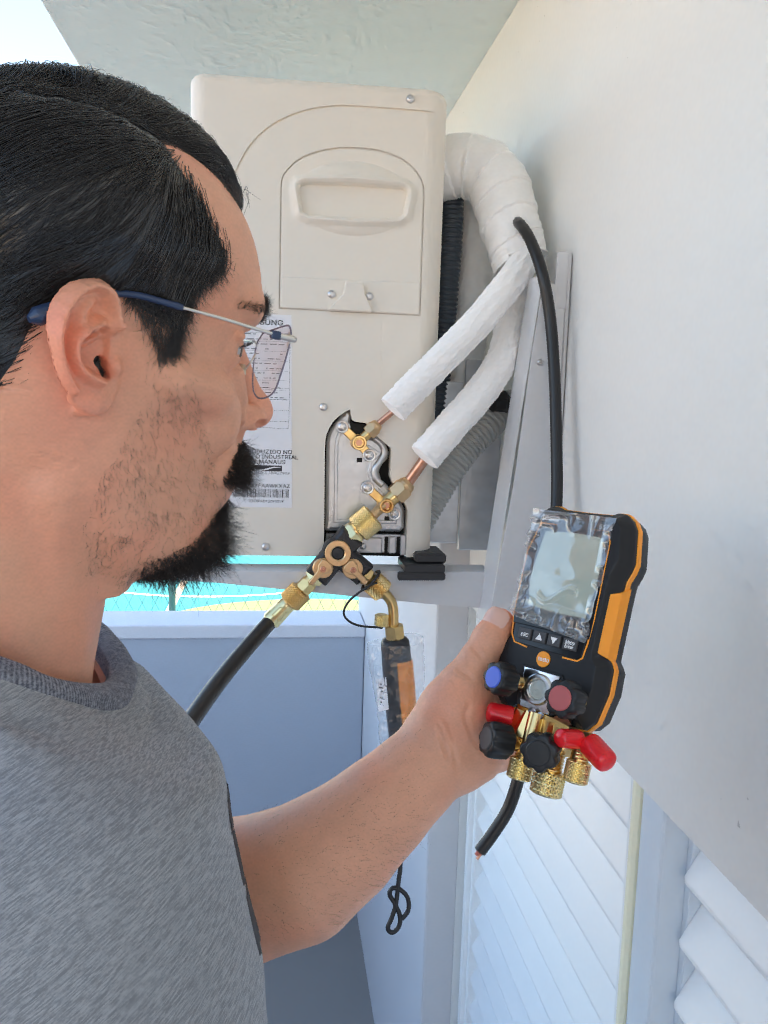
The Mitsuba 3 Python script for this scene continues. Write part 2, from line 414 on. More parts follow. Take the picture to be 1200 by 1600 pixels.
kf = thing('shutter_frame', 'pale blue grey aluminium frame around both louvred shutters', 'frame')
put(kf + '__mullion', cat(box(XF - 0.012, XF + 0.05, 0.674, 0.706, 0, ZB + 0.01, 0.002), box(XF - 0.018, XF + 0.05, 0.650, 0.670, 0, ZB + 0.01, 0.002),
                          box(XF - 0.006, XF + 0.05, 0.668, 0.676, 0, ZB + 0.01)), 'aluminium_frame', smooth=False)
put(kf + '__sealant_strip', box(XF - 0.0165, XF + 0.05, 0.7075, 0.7205, 0, ZB + 0.01, 0.003), 'sealant_cream', smooth=False, label='cream sealant strip between frame and shutter')
put(kf + '__jamb', cat(box(XF - 0.016, XF + 0.05, 1.418, YJ + 0.026 + 0.04, 0, ZB + 0.01, 0.002), box(XF - 0.008, XF + 0.05, 1.392, 1.4155, 0, ZB + 0.01, 0.002),
                       box(XF - 0.002, XF + 0.05, 1.372, 1.390, 0, ZB + 0.01, 0.001), box(XF - 0.012, XF + 0.05, 1.353, 1.368, 0, ZB + 0.01, 0.002)), 'aluminium_white', smooth=False)
put(kf + '__stop', box(0.352, 0.362, 0.683, 0.694, 1.272, 1.30, 0.001), 'aluminium_white', smooth=False, label='small white end stop with a screw hole')
# ------------------------------------------------------------------ the air conditioner: x right along its end panel, y up, z out towards the terrace side
BA = 0.0259
AC_O = V([0.1967, 0.9945, 2.0083])                       # top right corner of the end panel
AC_E, AC_N = V([math.cos(BA), -math.sin(BA), 0]), V([-math.sin(BA), -math.cos(BA), 0])
MA = np.eye(4); MA[:3, 0], MA[:3, 1], MA[:3, 2], MA[:3, 3] = AC_E, (0, 0, 1), AC_N, AC_O
MAI = np.linalg.inv(MA)
def ac(x, y, z=0.0): return (MA @ V([x, y, z, 1.0]))[:3]
def mm(pts): return [(a / 1000.0, b / 1000.0) for a, b in pts]

def _grain(p, n, uv):
    return 0.00016 * noise(p.x * 900, p.y * 900, p.z * 420) + 0.00012 * noise(p.x * 2100, p.y * 2100, p.z * 2100)
mat('casing_plastic', _paint((0.735, 0.685, 0.605), 0.02), 0.42, bump=_grain, eps=4e-4)
mat('galvanised', proc(lambda p, n, uv: mi.Color3f(0.60, 0.62, 0.65) * (0.82 + 0.3 * fbm(p.x * 70, p.y * 70, p.z * 70, 3))), 0.36, metal=0.85,
    bump=lambda p, n, uv: 0.0002 * noise(p.x * 300, p.y * 300, p.z * 60))
mat('zinc_screw', (0.62, 0.62, 0.63), 0.28, metal=0.95)
mat('black_void', (0.012, 0.012, 0.012), 0.8)  # near-black; in the cavity and slots it stands in for their shade
mat('black_rubber', (0.022, 0.022, 0.024), 0.45)
mat('brass', proc(lambda p, n, uv: mi.Color3f(0.78, 0.55, 0.24) * (0.85 + 0.25 * fbm(p.x * 180, p.y * 180, p.z * 180, 2))), 0.24, metal=1.0)
mat('brass_pale', proc(lambda p, n, uv: mi.Color3f(0.86, 0.70, 0.36) * (0.88 + 0.2 * fbm(p.x * 180, p.y * 180, p.z * 180, 2))), 0.22, metal=1.0)
mat('bronze_lever', proc(lambda p, n, uv: mi.Color3f(0.72, 0.49, 0.27) * (0.88 + 0.2 * fbm(p.x * 160, p.y * 160, p.z * 160, 2))), 0.34, metal=0.9)
mat('copper', proc(lambda p, n, uv: mi.Color3f(0.62, 0.33, 0.23) * (0.8 + 0.35 * fbm(p.x * 150, p.y * 150, p.z * 150, 2))), 0.32, metal=1.0)
mat('sticker_white', _paint((0.74, 0.75, 0.79), 0.03), 0.4)
mat('print_black', (0.03, 0.03, 0.035), 0.6)
mat('bracket_paint', _paint((0.60, 0.60, 0.61), 0.04), 0.42, bump=lambda p, n, uv: 0.00012 * noise(p.x * 500, p.y * 500, p.z * 500))

W_, H_ = 0.296, 0.548
thing('air_conditioner', 'beige outdoor air conditioning unit on a grey wall bracket', 'air conditioner')
A = 'air_conditioner__'
def arc_pts(cx, cy, r, a0, a1, n=10): return [(cx + r * math.cos(a), cy + r * math.sin(a)) for a in np.radians(np.linspace(a0, a1, n))]
sec = Polygon(arc_pts(-0.030, 0.030, 0.030, -90, 0) + arc_pts(-0.012, 0.688, 0.012, 0, 90) + arc_pts(-W_ + 0.012, 0.688, 0.012, 90, 180) + arc_pts(-W_ + 0.019, 0.019, 0.019, 180, 270))
casing = bevel(sec, H_, 0.011)
MB_ = np.eye(4); MB_[:3, 0], MB_[:3, 1], MB_[:3, 2], MB_[:3, 3] = (1, 0, 0), (0, 0, -1), (0, 1, 0), (0, -H_, 0)
casing = move(casing, MB_)                                # into panel coordinates
cas = man(casing)
arch = mm([(3, -28.9), (-0.5, -28.8), (-25, -27.6), (-47.5, -26.9), (-113.6, -27.0), (-136, -28.6), (-157.1, -32.6), (-176, -38.5), (-192.9, -46.6), (-206, -55), (-217.8, -65.3), (-228, -77), (-235.5, -89.2), (-245.3, -110.6), (-249, -130), (-250.5, -160), (-250.5, -300), (-250.5, -560)])
def groove(pts, w, d, z1=0.02):
    g = LineString(pts).buffer(w / 2, cap_style=1, join_style=1)
    return man(prism(g, d + z1, z0=-d))
archs = np.vstack([spline(arch[:15], 90), arch[15:]])
cover_top_x = V([-192.2, -191.6, -189.5, -184.9, -177, -167.0, -155, -141.7, -128, -112.5, -97, -83.0, -69, -56.8, -46, -37.6, -31.5, -28.6, -27.6]) / 1000
cover_top_y = V([-122.0, -113.0, -106.5, -100.1, -92.0, -85.1, -80.0, -76.0, -73.4, -72.1, -72.0, -73.1, -76.0, -80.0, -86, -93.8, -102.5, -110.3, -120]) / 1000
cover_poly = Polygon(list(zip(cover_top_x, cover_top_y)) + [(-0.0274, -0.2562), (-0.1922, -0.2548)])
cut_poly = Polygon(mm([(-134.8, -549.9), (-136.1, -420), (-135.9, -408.6), (-134.6, -400), (-131.2, -391.7), (-126.5, -384), (-120.0, -377.7), (-113.5, -373), (-107.2, -369.7), (-104.6, -381.5), (-101, -384), (-87.6, -385.2), (-73.3, -401.6), (-61.4, -410.5), (-56.8, -414.5), (-55.7, -418.9), (-55.5, -449.2), (-52.5, -457), (-36.3, -484.0), (-34.2, -488), (-33.6, -491.9), (-33.3, -551)]))
cas = cas - groove(archs, 0.0022, 0.0030)
cas = cas - man(prism(cover_poly.buffer(0.0011), 0.03, z0=-0.0030))
cas = cas - man(prism(cut_poly, 0.06, z0=-0.034))
fine = [mm([(-115.6, -35.4), (-114.9, -64.6)]), mm([(-26.5, -31.1), (-25.8, -52), (-27.0, -300), (-27.8, -545)]), mm([(-72.8, -261.4), (-71.6, -355.0)]),
        mm([(-173.7, -490.3), (-172.7, -358.1), (-66.9, -356.4)])]
for g in fine:
    cas = cas - groove(g, 0.0010, 0.0005)
put(A + 'casing', move(tm(cas), MA), 'casing_plastic', smooth=32)
put(A + 'cavity_liner', move(prism(cut_poly.buffer(0.002), 0.001, z0=-0.0330), MA), 'black_void', smooth=False)  # black sheet in place of the unlit inside of the unit
# louvre grille of the fan side, towards the open terrace
for k in range(16):
    z = -0.07 - 0.027 * k
    put(A + 'fan_grille_bar', move(box(-W_ - 0.006, -W_ + 0.004, z - 0.004, z + 0.004, -0.62, -0.10, 0.002), MA), 'casing_plastic')

# removable cover with a moulded hand pocket
def cover_h(u, v):
    pts = np.stack([u, v], -1)
    import shapely
    ring = Polygon(mm([(-172, -116.2), (-165, -114.0), (-109, -111.9), (-52, -113), (-47.5, -115.5), (-46.6, -121), (-50.5, -143), (-57, -148), (-108, -151.6), (-160, -149.8), (-168, -146.5), (-172.6, -122)])).buffer(-0.004).buffer(0.004)
    q = shapely.points(pts.reshape(-1, 2))
    d = shapely.distance(q, ring).reshape(u.shape)
    di = shapely.distance(q, ring.exterior).reshape(u.shape)
    d = np.where(d > 0, d, -di)
    e = 1 - ((u + 0.109) / 0.069)**2 - ((v + 0.128) / 0.041)**2
    dome = 0.0120 * np.clip(e, 0, 1)**0.75
    lip = 0.0075 * np.exp(-((d - 0.004) / 0.0042)**2)
    t = np.clip(-d / 0.0045, 0, 1)
    pocket = t * t * (3 - 2 * t)
    base = np.maximum(dome, lip + 0.6 * dome)
    floor = -0.034 - 0.008 * np.clip((v + 0.146) / 0.03, 0, 1)
    return base * (1 - pocket) + floor * pocket
def cover_fn(a, b):
    u = -0.1922 + a * (0.1922 - 0.0275)
    vt = np.interp(u, cover_top_x, cover_top_y)
    vb = -0.2548 - 0.0014 * a
    edge = 1 - 2 * np.abs(a - 0.5)
    v = vb + b * (vt - vb)
    h = cover_h(u, v)
    rim = np.minimum(np.minimum(a, 1 - a) * 0.165, np.minimum(b, 1 - b) * 0.16)
    h = h - 0.0018 * np.clip(1 - rim / 0.0016, 0, 1)**2 + 0.0006 * (v < -0.2195)
    return np.stack([u, v, h], -1)
put(A + 'handle_cover', move(cat(grid(cover_fn, 240, 260)), MA), 'casing_plastic', smooth=True, label='lift-off cover with a moulded hand pocket')
tab = Polygon(mm([(-116.2, -221.4), (-96.6, -222.7), (-93.5, -236), (-85.2, -253.5), (-85.6, -255.8), (-135.4, -255.8), (-135.6, -253.8), (-119.5, -237)]))
put(A + 'cover_tab', move(loft_inset(tab, [(0, 0.0002), (0.0002, 0.0095), (0.0012, 0.0108)]), MA), 'casing_plastic')

def screw(x, y, z=0.0, r=0.0048, ring=True, rot=0.3, key=A + 'screw', M=None, mat_='zinc_screw', collar=False):
    head = m3.Manifold.revolve(m3.CrossSection([[(0, 0), (r, 0), (r, 0.0010), (r * 0.86, 0.0024), (r * 0.5, 0.0032), (0, 0.0034)]]), 28)
    cr = m3.Manifold.cube((r * 1.15, r * 0.26, 0.004), True) + m3.Manifold.cube((r * 0.26, r * 1.15, 0.004), True)
    head = head - cr.rotate((0, 0, math.degrees(rot))).translate((0, 0, 0.0034))
    ms = [tm(head)]
    if collar:
        ms.append(lathe([(r * 1.0, -0.001), (r * 1.42, -0.001), (r * 1.42, 0.0008), (r * 1.3, 0.0012), (r * 1.0, 0.0009)], n=32))
    Ml = np.eye(4); Ml[:3, 3] = (x, y, z)
    return put(key, move(cat(*ms), (MA if M is None else M) @ Ml), mat_, smooth=30)
for x, y, q in ((-132.3, -236.7, .2), (-88.0, -237.0, .9), (-47.1, -15.1, .5), (-139.3, -367.6, .7), (-205.2, -536.8, .3)):
    screw(x / 1000, y / 1000, 0.0008, rot=q)

# galvanised valve plate in the cut-out, with a pressed bead round its edge
plate = Polygon(mm([(-131.8, -517.0), (-132.6, -420), (-132.4, -408.5), (-130.6, -400), (-127.5, -393.1), (-122.5, -386), (-116.9, -379.1), (-110.4, -373.8), (-107.6, -373.6), (-106.6, -384), (-92, -401), (-78, -404.6), (-64.5, -413.2), (-60.3, -417), (-58.8, -421), (-60.6, -428), (-68.0, -436), (-70.4, -445), (-67, -455), (-60, -461), (-49, -474), (-40.5, -484.5), (-38.0, -489), (-37.2, -494), (-37.2, -513), (-41, -517.2)]))
pb = bevel(plate.buffer(0.0016), 0.010, 0.005, z0=-0.022, steps=5)
put(A + 'valve_plate', move(pb, MA), 'galvanised', smooth=40, label='galvanised valve plate recessed into the end panel')
bead = plate.buffer(-0.0085)
put(A + 'valve_plate__bead', move(bevel(bead.difference(bead.buffer(-0.0045)), 0.0016, 0.0012, z0=-0.0123), MA), 'galvanised', smooth=40)
S_ = spline(mm([(-77, -403), (-67, -411), (-63.5, -421), (-69, -432.5), (-74.5, -442), (-72.5, -453), (-64, -461)]), 36)
put(A + 'valve_plate__rib', move(tube(np.c_[S_, np.full(36, -0.012)], 0.0042, 12), MA), 'galvanised', smooth=True)
# foot bracket below the plate
put(A + 'foot_plate', move(cat(box(-0.132, -0.034, -0.546, -0.5225, -0.024, -0.018, 0.001), box(-0.0935, -0.0625, -0.5455, -0.5262, -0.018, -0.0105, 0.0012), box(-0.054, -0.0455, -0.5455, -0.5245, -0.018, -0.010, 0.001),
                               box(-0.040, -0.0335, -0.5475, -0.522, -0.018, -0.008, 0.001)), MA), 'galvanised', smooth=False, label='slotted galvanised foot plate')
screw(-0.0865, -0.5365, -0.0102, r=0.0042, rot=.4)
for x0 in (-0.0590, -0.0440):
    put(A + 'foot_slot', move(box(x0, x0 + 0.0042, -0.5462, -0.5255, -0.0176, -0.0168), MA), 'black_void', smooth=False)  # black tiles over the plate, painted as the shade inside its slots

# rating label
LX0, LX1, LY0, LY1 = -0.268, -0.1762, -0.4890, -0.2625
put(A + 'label', move(prism(Polygon([(LX0, LY0), (LX1 + 0.0018, LY0), (LX1 - 0.0022, LY1), (LX0, LY1)]).buffer(-0.001).buffer(0.001), 0.0004, z0=0.0001), MA), 'sticker_white', smooth=False, label='white rating label with text and a bar code')
pr, pg_ = [], []
def word(s, x, y, h, bold=False, sx=1.0):
    m = meshkit.text_mesh(s, h, 0.0001, bold)
    m.apply_scale([sx, 1, 1]); m.apply_translation([x, y, 0.00056]); return m
def bar(x0, x1, y0, y1, z=0.00056): return box(x0, x1, y0, y1, z, z + 0.0001)
pr.append(word('SAMSUNG', -0.2372, -0.2745, 0.0058, True, 1.22))
r2 = np.random.default_rng(5)
for k in range(15):                                       # small print, too fine to read in the photograph
    y = -0.286 - 0.0056 * k
    x = -0.262 + 0.002 * r2.random()
    while x < -0.190:
        w = 0.002 + 0.007 * r2.random()
        if r2.random() < 0.72: pg_.append(bar(x, min(x + w, -0.186), y, y + 0.0012))
        x += w + 0.002
    if k % 2: pg_.append(bar(-0.264, -0.182, y - 0.0021, y - 0.0018))
for y in (-0.284, -0.3475, -0.3605, -0.3735, -0.3865, -0.3942): pr.append(bar(-0.2640, -0.1795, y, y + 0.00035))
for x in (-0.264, -0.1797): pr.append(bar(x, x + 0.00035, -0.3942, -0.284))
pr += [word('PRODUZIDO NO', -0.2325, -0.4245, 0.0046, True, 1.16), word('POLO INDUSTRIAL', -0.2322, -0.4305, 0.0046, True, 1.10), word('DE MANAUS', -0.2265, -0.4365, 0.0046, True, 1.16),
       word('CONHECA A AMAZONIA', -0.2325, -0.4490, 0.0030, False, 1.15), word('AR12DYFAAWKXAZ', -0.2425, -0.4650, 0.0042, True, 1.18), word('032XPADY209002K', -0.2260, -0.4830, 0.0031, True, 1.0)]
logo = Polygon([(-0.236, -0.4455), (-0.1868, -0.4455), (-0.1868, -0.4385), (-0.236, -0.4385)])
wave = Polygon(list(spline([(-0.2345, -0.4430), (-0.226, -0.4405), (-0.216, -0.4440), (-0.206, -0.4425), (-0.198, -0.4402), (-0.188, -0.4403)], 24)) + list(spline([(-0.188, -0.4408), (-0.198, -0.4418), (-0.206, -0.4442), (-0.216, -0.4450), (-0.226, -0.4420), (-0.2345, -0.4437)], 24)))
pr.append(prism(logo.difference(wave.buffer(0)), 0.0001, z0=0.00056))
x = -0.2445
while x < -0.1792:
    w = r2.choice([0.0005, 0.0005, 0.0009, 0.0014]); pr.append(bar(x, x + w, -0.4770, -0.4668)); x += w + r2.choice([0.0005, 0.0008, 0.0012])
mat('print_grey', (0.20, 0.21, 0.24), 0.6)
put(A + 'label__small_print', move(cat(*pg_), MA), 'print_grey', smooth=False)
put(A + 'label__print', move(cat(*pr), MA), 'print_black', smooth=False)

# rear sheet metal seen past the pipes
put(A + 'rear_panel', move(cat(box(0.012, 0.050, -0.5475, -0.33, -0.108, -0.105, 0.001), box(0.0525, 0.105, -0.558, -0.30, -0.112, -0.109, 0.001)), MA), 'galvanised', smooth=False, label='galvanised sheet behind the end panel')

# ------------------------------------------------------------------ service valves on the plate (parts of the unit)
D45 = unit(V([1.0, 1.0, 0.0]))
def axis(x, y, z, d): return MA @ frame(V([x, y, z]), V(d))
def service_valve(x, y, flange, nut_r, pipe_r, pipe_to, key):
    fx0, fy0, fx1, fy1 = flange
    ex = unit(V([fx1 - fx0, fy1 - fy0]))
    fl = LineString([(fx0, fy0), (x, y), (fx1, fy1)]).buffer(0.0052).union(Point(x, y).buffer(0.0095))
    body = cat(bevel(fl, 0.006, 0.0012, z0=-0.012), lathe([(0.0, -0.006), (0.0085, -0.006), (0.0088, 0.010), (0.0088, 0.016), (0.0082, 0.0175), (0.0064, 0.0175), (0.0056, 0.016), (0.0056, 0.009), (0.0, 0.009)], np.array([[1, 0, 0, x], [0, 1, 0, y], [0, 0, 1, 0], [0, 0, 0, 1.0]]), 36))
    k = put(key, move(body, MA), 'brass', smooth=35)
    put(k + '__socket', axis(0, 0, 0, (0, 0, 1)) is not None and hexnut(0.0042, 0.0034, MA @ frame(V([x, y, 0.0089]), V([0, 0, 1.0]), V([1.0, 0, 0]))), 'copper', smooth=25)
    p0 = V([x, y, 0.003])
    neck = tube([p0, p0 + D45 * 0.016], nut_r * 0.62, 20)
    put(k + '__neck', move(neck, MA), 'brass', smooth=40)
    put(k + '__flare_nut', cat(hexnut(nut_r, nut_r * 1.15, MA @ frame(p0 + D45 * 0.0155, D45, V([0, 0, 1.0]))), lathe([(0, 0), (nut_r * 0.80, 0), (nut_r * 0.78, nut_r * 0.3), (nut_r * 0.6, nut_r * 0.62), (0, nut_r * 0.62)], MA @ frame(p0 + D45 * (0.0155 + nut_r * 1.13), D45), 28)), 'bronze_lever', smooth=25)
    e = p0 + D45 * (0.0155 + nut_r * 1.5)
    put(k + '__pipe', tube([(MA @ np.r_[e, 1])[:3], (MA @ np.r_[V([pipe_to[0], pipe_to[1], pipe_to[2]]), 1])[:3]], pipe_r, 16), 'copper', smooth=40)
    return k
v1 = service_valve(-0.0962, -0.4083, (-0.1159, -0.3905, -0.0819, -0.4242), 0.0098, 0.0036, (-0.0555, -0.3690, 0.010), A + 'service_valve')
v2 = service_valve(-0.0615, -0.4829, (-0.0831, -0.4637, -0.0493, -0.4953), 0.0140, 0.0064, (-0.0175, -0.4265, 0.012), A + 'service_valve')
for x, y, q in ((-0.1159, -0.3905, .5), (-0.0819, -0.4242, 1.0), (-0.0831, -0.4637, .2), (-0.0493, -0.4953, .8)):
    screw(x, y, -0.0058, r=0.0056, rot=q, collar=True)
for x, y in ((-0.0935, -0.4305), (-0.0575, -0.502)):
    put(A + 'plate_slot', move(box(x - 0.0032, x + 0.0032, y - 0.0026, y + 0.0026, -0.0117, -0.0112), MA), 'black_void', smooth=False)  # flat black tiles put the shade of the slots into colour
put(A + 'plate_slot', move(prism(Polygon(mm([(-106.5, -382), (-101.5, -386.3), (-89, -386.6), (-79.5, -396.5), (-90.5, -402.5), (-105, -396)])), 0.001, z0=-0.0116), MA), 'black_void', smooth=False)  # black patch painted as the shade in the open notch

# ------------------------------------------------------------------ wall bracket
thing('wall_bracket', 'grey steel wall bracket carrying the air conditioner', 'bracket')
YB = 0.985
def yz(poly, y0, y1): # polygon in X, Z, thickness along Y
    M = np.eye(4); M[:3, 0], M[:3, 1], M[:3, 2], M[:3, 3] = (1, 0, 0), (0, 0, 1), (0, -1, 0), (0, y1, 0)
    return move(prism(Polygon(poly), y1 - y0), M)
put('wall_bracket__arm', cat(yz([(-0.215, 1.4436), (0.268, 1.4436), (0.268, 1.3975), (0.2038, 1.4027), (-0.0643, 1.4300), (-0.215, 1.4390)], YB, YB + 0.003),
                             box(-0.215, 0.270, YB + 0.0005, YB + 0.047, 1.4410, 1.4442, 0.001)), 'bracket_paint', smooth=False, label='tapered horizontal arm under the unit')
put('wall_bracket__upright', cat(yz([(0.3055, 1.8216), (0.3042, 1.7761), (0.2971, 1.7191), (0.2824, 1.5542), (0.2683, 1.4519), (0.2600, 1.385), (0.3320, 1.345), (0.3320, 1.825), (0.3200, 1.825), (0.3195, 1.79), (0.3100, 1.79)], 0.953, 0.956),
                                 ), 'bracket_paint', smooth=False, label='tapered upright plate against the wall')
fl0 = V([[0.3050, 0.9555, 1.800], [0.2600, 0.9555, 1.385]]); dback = V([-0.0062, 0.034, 0.0])
put('wall_bracket__flange', grid(lambda u, v: fl0[0] + v[..., None] * (fl0[1] - fl0[0]) + u[..., None] * dback, 2, 2), 'bracket_paint', smooth=False)
put('wall_bracket__wall_leg', cat(box(0.3335, 0.3385, 0.955, 1.00, 1.34, 1.826, 0.001), box(0.3205, 0.3333, 0.9525, 0.9545, 1.762, 1.8262, 0.0006)), 'bracket_paint', smooth=False)
for z in (1.50, 1.70): screw(0, 0, 0, r=0.004, key='wall_bracket__bolt', M=frame(V([0.306, 0.953, z]), V([0, -1.0, 0])))
put('wall_bracket__far_frame', cat(yz([(-0.215, 1.4436), (0.268, 1.4436), (0.268, 1.3975), (0.2038, 1.4027), (-0.0643, 1.4300), (-0.215, 1.4390)], 1.53, 1.533), box(-0.215, 0.270, 1.5335, 1.577, 1.4410, 1.4442, 0.001),
                             yz([(0.3055, 1.8216), (0.2824, 1.5542), (0.2600, 1.385), (0.3320, 1.345), (0.3320, 1.825)], 1.513, 1.516)), 'bracket_paint', smooth=False)
thing('rubber_pad', 'black rubber pad between the unit and the bracket arm', 'pad')
put('rubber_pad__block', cat(box(0.158, 0.2080, YB - 0.012, YB + 0.045, 1.4444, 1.4555, 0.002), box(0.172, 0.2105, YB - 0.006, YB + 0.05, 1.4550, 1.4680, 0.003), box(0.150, 0.2085, YB - 0.014, YB - 0.006, 1.4360, 1.4462, 0.002)), 'black_rubber')
# ------------------------------------------------------------------ pipes, wrapping, cable behind and beside the unit
def _foam(p, n, uv):
    return 0.0007 * fbm(p.x * 300 + 0.6 * noise(p.x * 120, p.y * 120, p.z * 120), p.y * 300, p.z * 300, 2) + 0.0003 * noise(p.x * 700, p.y * 700, p.z * 700)
def _tape(p, n, uv):
    return 0.0008 * noise(p.x * 60 - p.z * 90, p.y * 60, p.z * 60 + p.x * 260)
mat('foam_white', _paint((0.88, 0.87, 0.86), 0.04), 0.8, bump=_foam, eps=5e-4)
mat('tape_white', _paint((0.82, 0.815, 0.80), 0.05), 0.33, bump=_tape)
mat('hose_dark', (0.05, 0.065, 0.085), 0.35)
mat('hose_grey', (0.42, 0.43, 0.42), 0.5)
mat('cable_black', (0.010, 0.010, 0.011), 0.38)
mat('wire_red', (0.55, 0.12, 0.08), 0.4)

def foam(path, r, label, seed):
    p = spline(path, 230)
    k = thing('insulated_pipe', label, 'pipe', group='white foam insulated refrigerant pipes')
    ridge = lambda s, th: 1 + 0.030 * np.cos(th * 9 + 2.0 * np.sin(s * 50)) * np.clip((s - 0.09) / 0.06, 0, 1) + 0.06 * (meshkit.noise(np.stack(np.broadcast_arrays(s * 95, np.cos(th) * 3.2 + seed, np.sin(th) * 3.2), -1)) - 0.5) + 0.12 * (meshkit.noise(np.stack(np.broadcast_arrays(s * 360, np.cos(th) * 9 + seed, np.sin(th) * 9), -1)) - 0.5)
    put(k + '__foam_sleeve', tube(p, r, 88, disp=ridge), 'foam_white', smooth=40)
    return k
foam([[0.1352, 0.955, 1.6405], [0.1542, 0.957, 1.6615], [0.184, 0.962, 1.6919], [0.2341, 0.975, 1.7437], [0.2708, 0.99, 1.7876], [0.2985, 1.01, 1.8254], [0.3043, 1.03, 1.8595], [0.2973, 1.05, 1.8899]], 0.0178,
     'upper white foam insulated pipe crossing in front of the other', 1)
foam([[0.1748, 0.96, 1.5857], [0.2028, 0.965, 1.6184], [0.2443, 0.985, 1.6623], [0.2752, 1.005, 1.7059], [0.2895, 1.03, 1.7547], [0.2952, 1.05, 1.8042], [0.3025, 1.07, 1.855]], 0.0192,
     'lower thicker white foam insulated pipe passing behind the other', 5)

thing('pipe_wrap', 'white tape wrapped pipe bundle arching out behind the unit', 'pipe wrap')
wp = spline([[0.150, 1.12, 1.930], [0.2089, 1.10, 1.9470], [0.2430, 1.09, 1.9500], [0.2705, 1.075, 1.9330], [0.2823, 1.06, 1.9020], [0.2880, 1.045, 1.8700], [0.2946, 1.035, 1.8445], [0.2983, 1.03, 1.8260]], 120)
rw = np.interp(np.linspace(0, 1, 120), [0, .3, .55, .8, .93, 1], [.037, .038, .0375, .0345, .0335, .0335])
def wr(s, th):
    q = s / 0.034 - th / (2 * np.pi)                       # overlapping turns of tape
    fold = (meshkit.noise(np.stack(np.broadcast_arrays(s * 170 + 1.4 * np.sin(th * 2), np.cos(th) * 1.3, np.sin(th) * 1.3), -1)) - 0.5)
    return 1 + 0.065 * (q % 1)**1.5 + 0.075 * fold * np.clip(s / 0.06, 0.2, 1)
put('pipe_wrap__tape', tube(wp, rw, 72, disp=wr), 'tape_white', smooth=25)
# torn crumpled flap where the cable leaves the wrap
def flap(u, v):
    a = 2.35 + u * 3.1
    c = V([0.2990, 1.028, 1.8300]); d = unit(V([0.012, -0.012, -0.05]))
    F = frame(c, d)
    rr = 0.0335 + 0.0045 * meshkit.noise(np.stack([u * 9, v * 4, u * 0 + 2], -1)) + 0.002 * np.sin(u * 21) * v
    h = -0.006 + v * (0.012 + 0.016 * meshkit.noise(np.stack([u * 6, u * 0, u * 0 + 7], -1)))
    return F[:3, 3] + F[:3, 0] * (rr * np.cos(a))[..., None] + F[:3, 1] * (rr * np.sin(a))[..., None] + F[:3, 2] * h[..., None]
put('pipe_wrap__flap', grid(flap, 60, 16), 'tape_white', smooth=True, label='torn crumpled end of the tape')
wp2 = spline([[0.2182, 1.22, 1.99], [0.2482, 1.2, 1.9625], [0.2656, 1.17, 1.9136], [0.2696, 1.16, 1.8521], [0.2668, 1.15, 1.7819], [0.2557, 1.14, 1.6765], [0.2505, 1.14, 1.588]], 120)
put('pipe_wrap__tape_tail', tube(wp2, 0.027, 40, disp=lambda s, th: 1 + 0.05 * ((s / 0.03 - th / (2 * np.pi)) % 1) + 0.07 * (meshkit.noise(np.stack(np.broadcast_arrays(s * 190 + 1.2 * np.sin(th * 2), np.cos(th) * 1.3, np.sin(th) * 1.3), -1)) - 0.5)), 'tape_white', smooth=25, label='wrapped bundle running down in the shade behind')

def corrugated(path, r, pitch, n, amp=0.07):
    p = spline(path, n)
    return tube(p, r, 26, disp=lambda s, th: 1 + amp * np.sin(s * 2 * np.pi / pitch) + 0 * th)
thing('conduit', 'bundle of dark blue ribbed conduits beside the rear of the unit', 'conduit')
put('conduit__ribbed_tube_behind', corrugated([[0.212, 1.16, 1.990], [0.212, 1.15, 1.9395], [0.210, 1.15, 1.88], [0.207, 1.15, 1.81], [0.203, 1.15, 1.74], [0.198, 1.15, 1.66], [0.19, 1.15, 1.58]], 0.0145, 0.0062, 420), 'hose_dark', smooth=40)
put('conduit__ribbed_tube_behind', corrugated([[0.246, 1.175, 1.990], [0.246, 1.165, 1.9395], [0.245, 1.165, 1.88], [0.243, 1.165, 1.81], [0.238, 1.165, 1.74], [0.232, 1.165, 1.66], [0.225, 1.165, 1.58]], 0.0145, 0.0062, 420), 'hose_dark', smooth=40)
put('conduit__ribbed_tube', corrugated([[0.2294, 1.14, 1.990], [0.2294, 1.13, 1.9395], [0.2293, 1.12, 1.8845], [0.2254, 1.11, 1.8172], [0.2222, 1.11, 1.7425], [0.2166, 1.11, 1.6579], [0.210, 1.11, 1.60]], 0.0145, 0.0062, 420), 'hose_dark', smooth=40)
thing('drain_hose', 'grey ribbed drain hose curving below the foam pipes', 'hose')
dh = [[0.3267, 1.125, 1.650], [0.3067, 1.12, 1.6433], [0.2836, 1.1, 1.6213], [0.256, 1.09, 1.5954], [0.2291, 1.08, 1.5614], [0.2049, 1.08, 1.5183], [0.190, 1.08, 1.490]]
put('drain_hose__ribbed_tube', corrugated(dh, 0.0215, 0.0066, 420, 0.05), 'hose_grey', smooth=40)
put('drain_hose__foam_plug', tube([[0.2850, 1.085, 1.652], [0.2975, 1.09, 1.655], [0.311, 1.10, 1.648]], [0.012, 0.016, 0.011], 7), 'black_rubber', smooth=False)

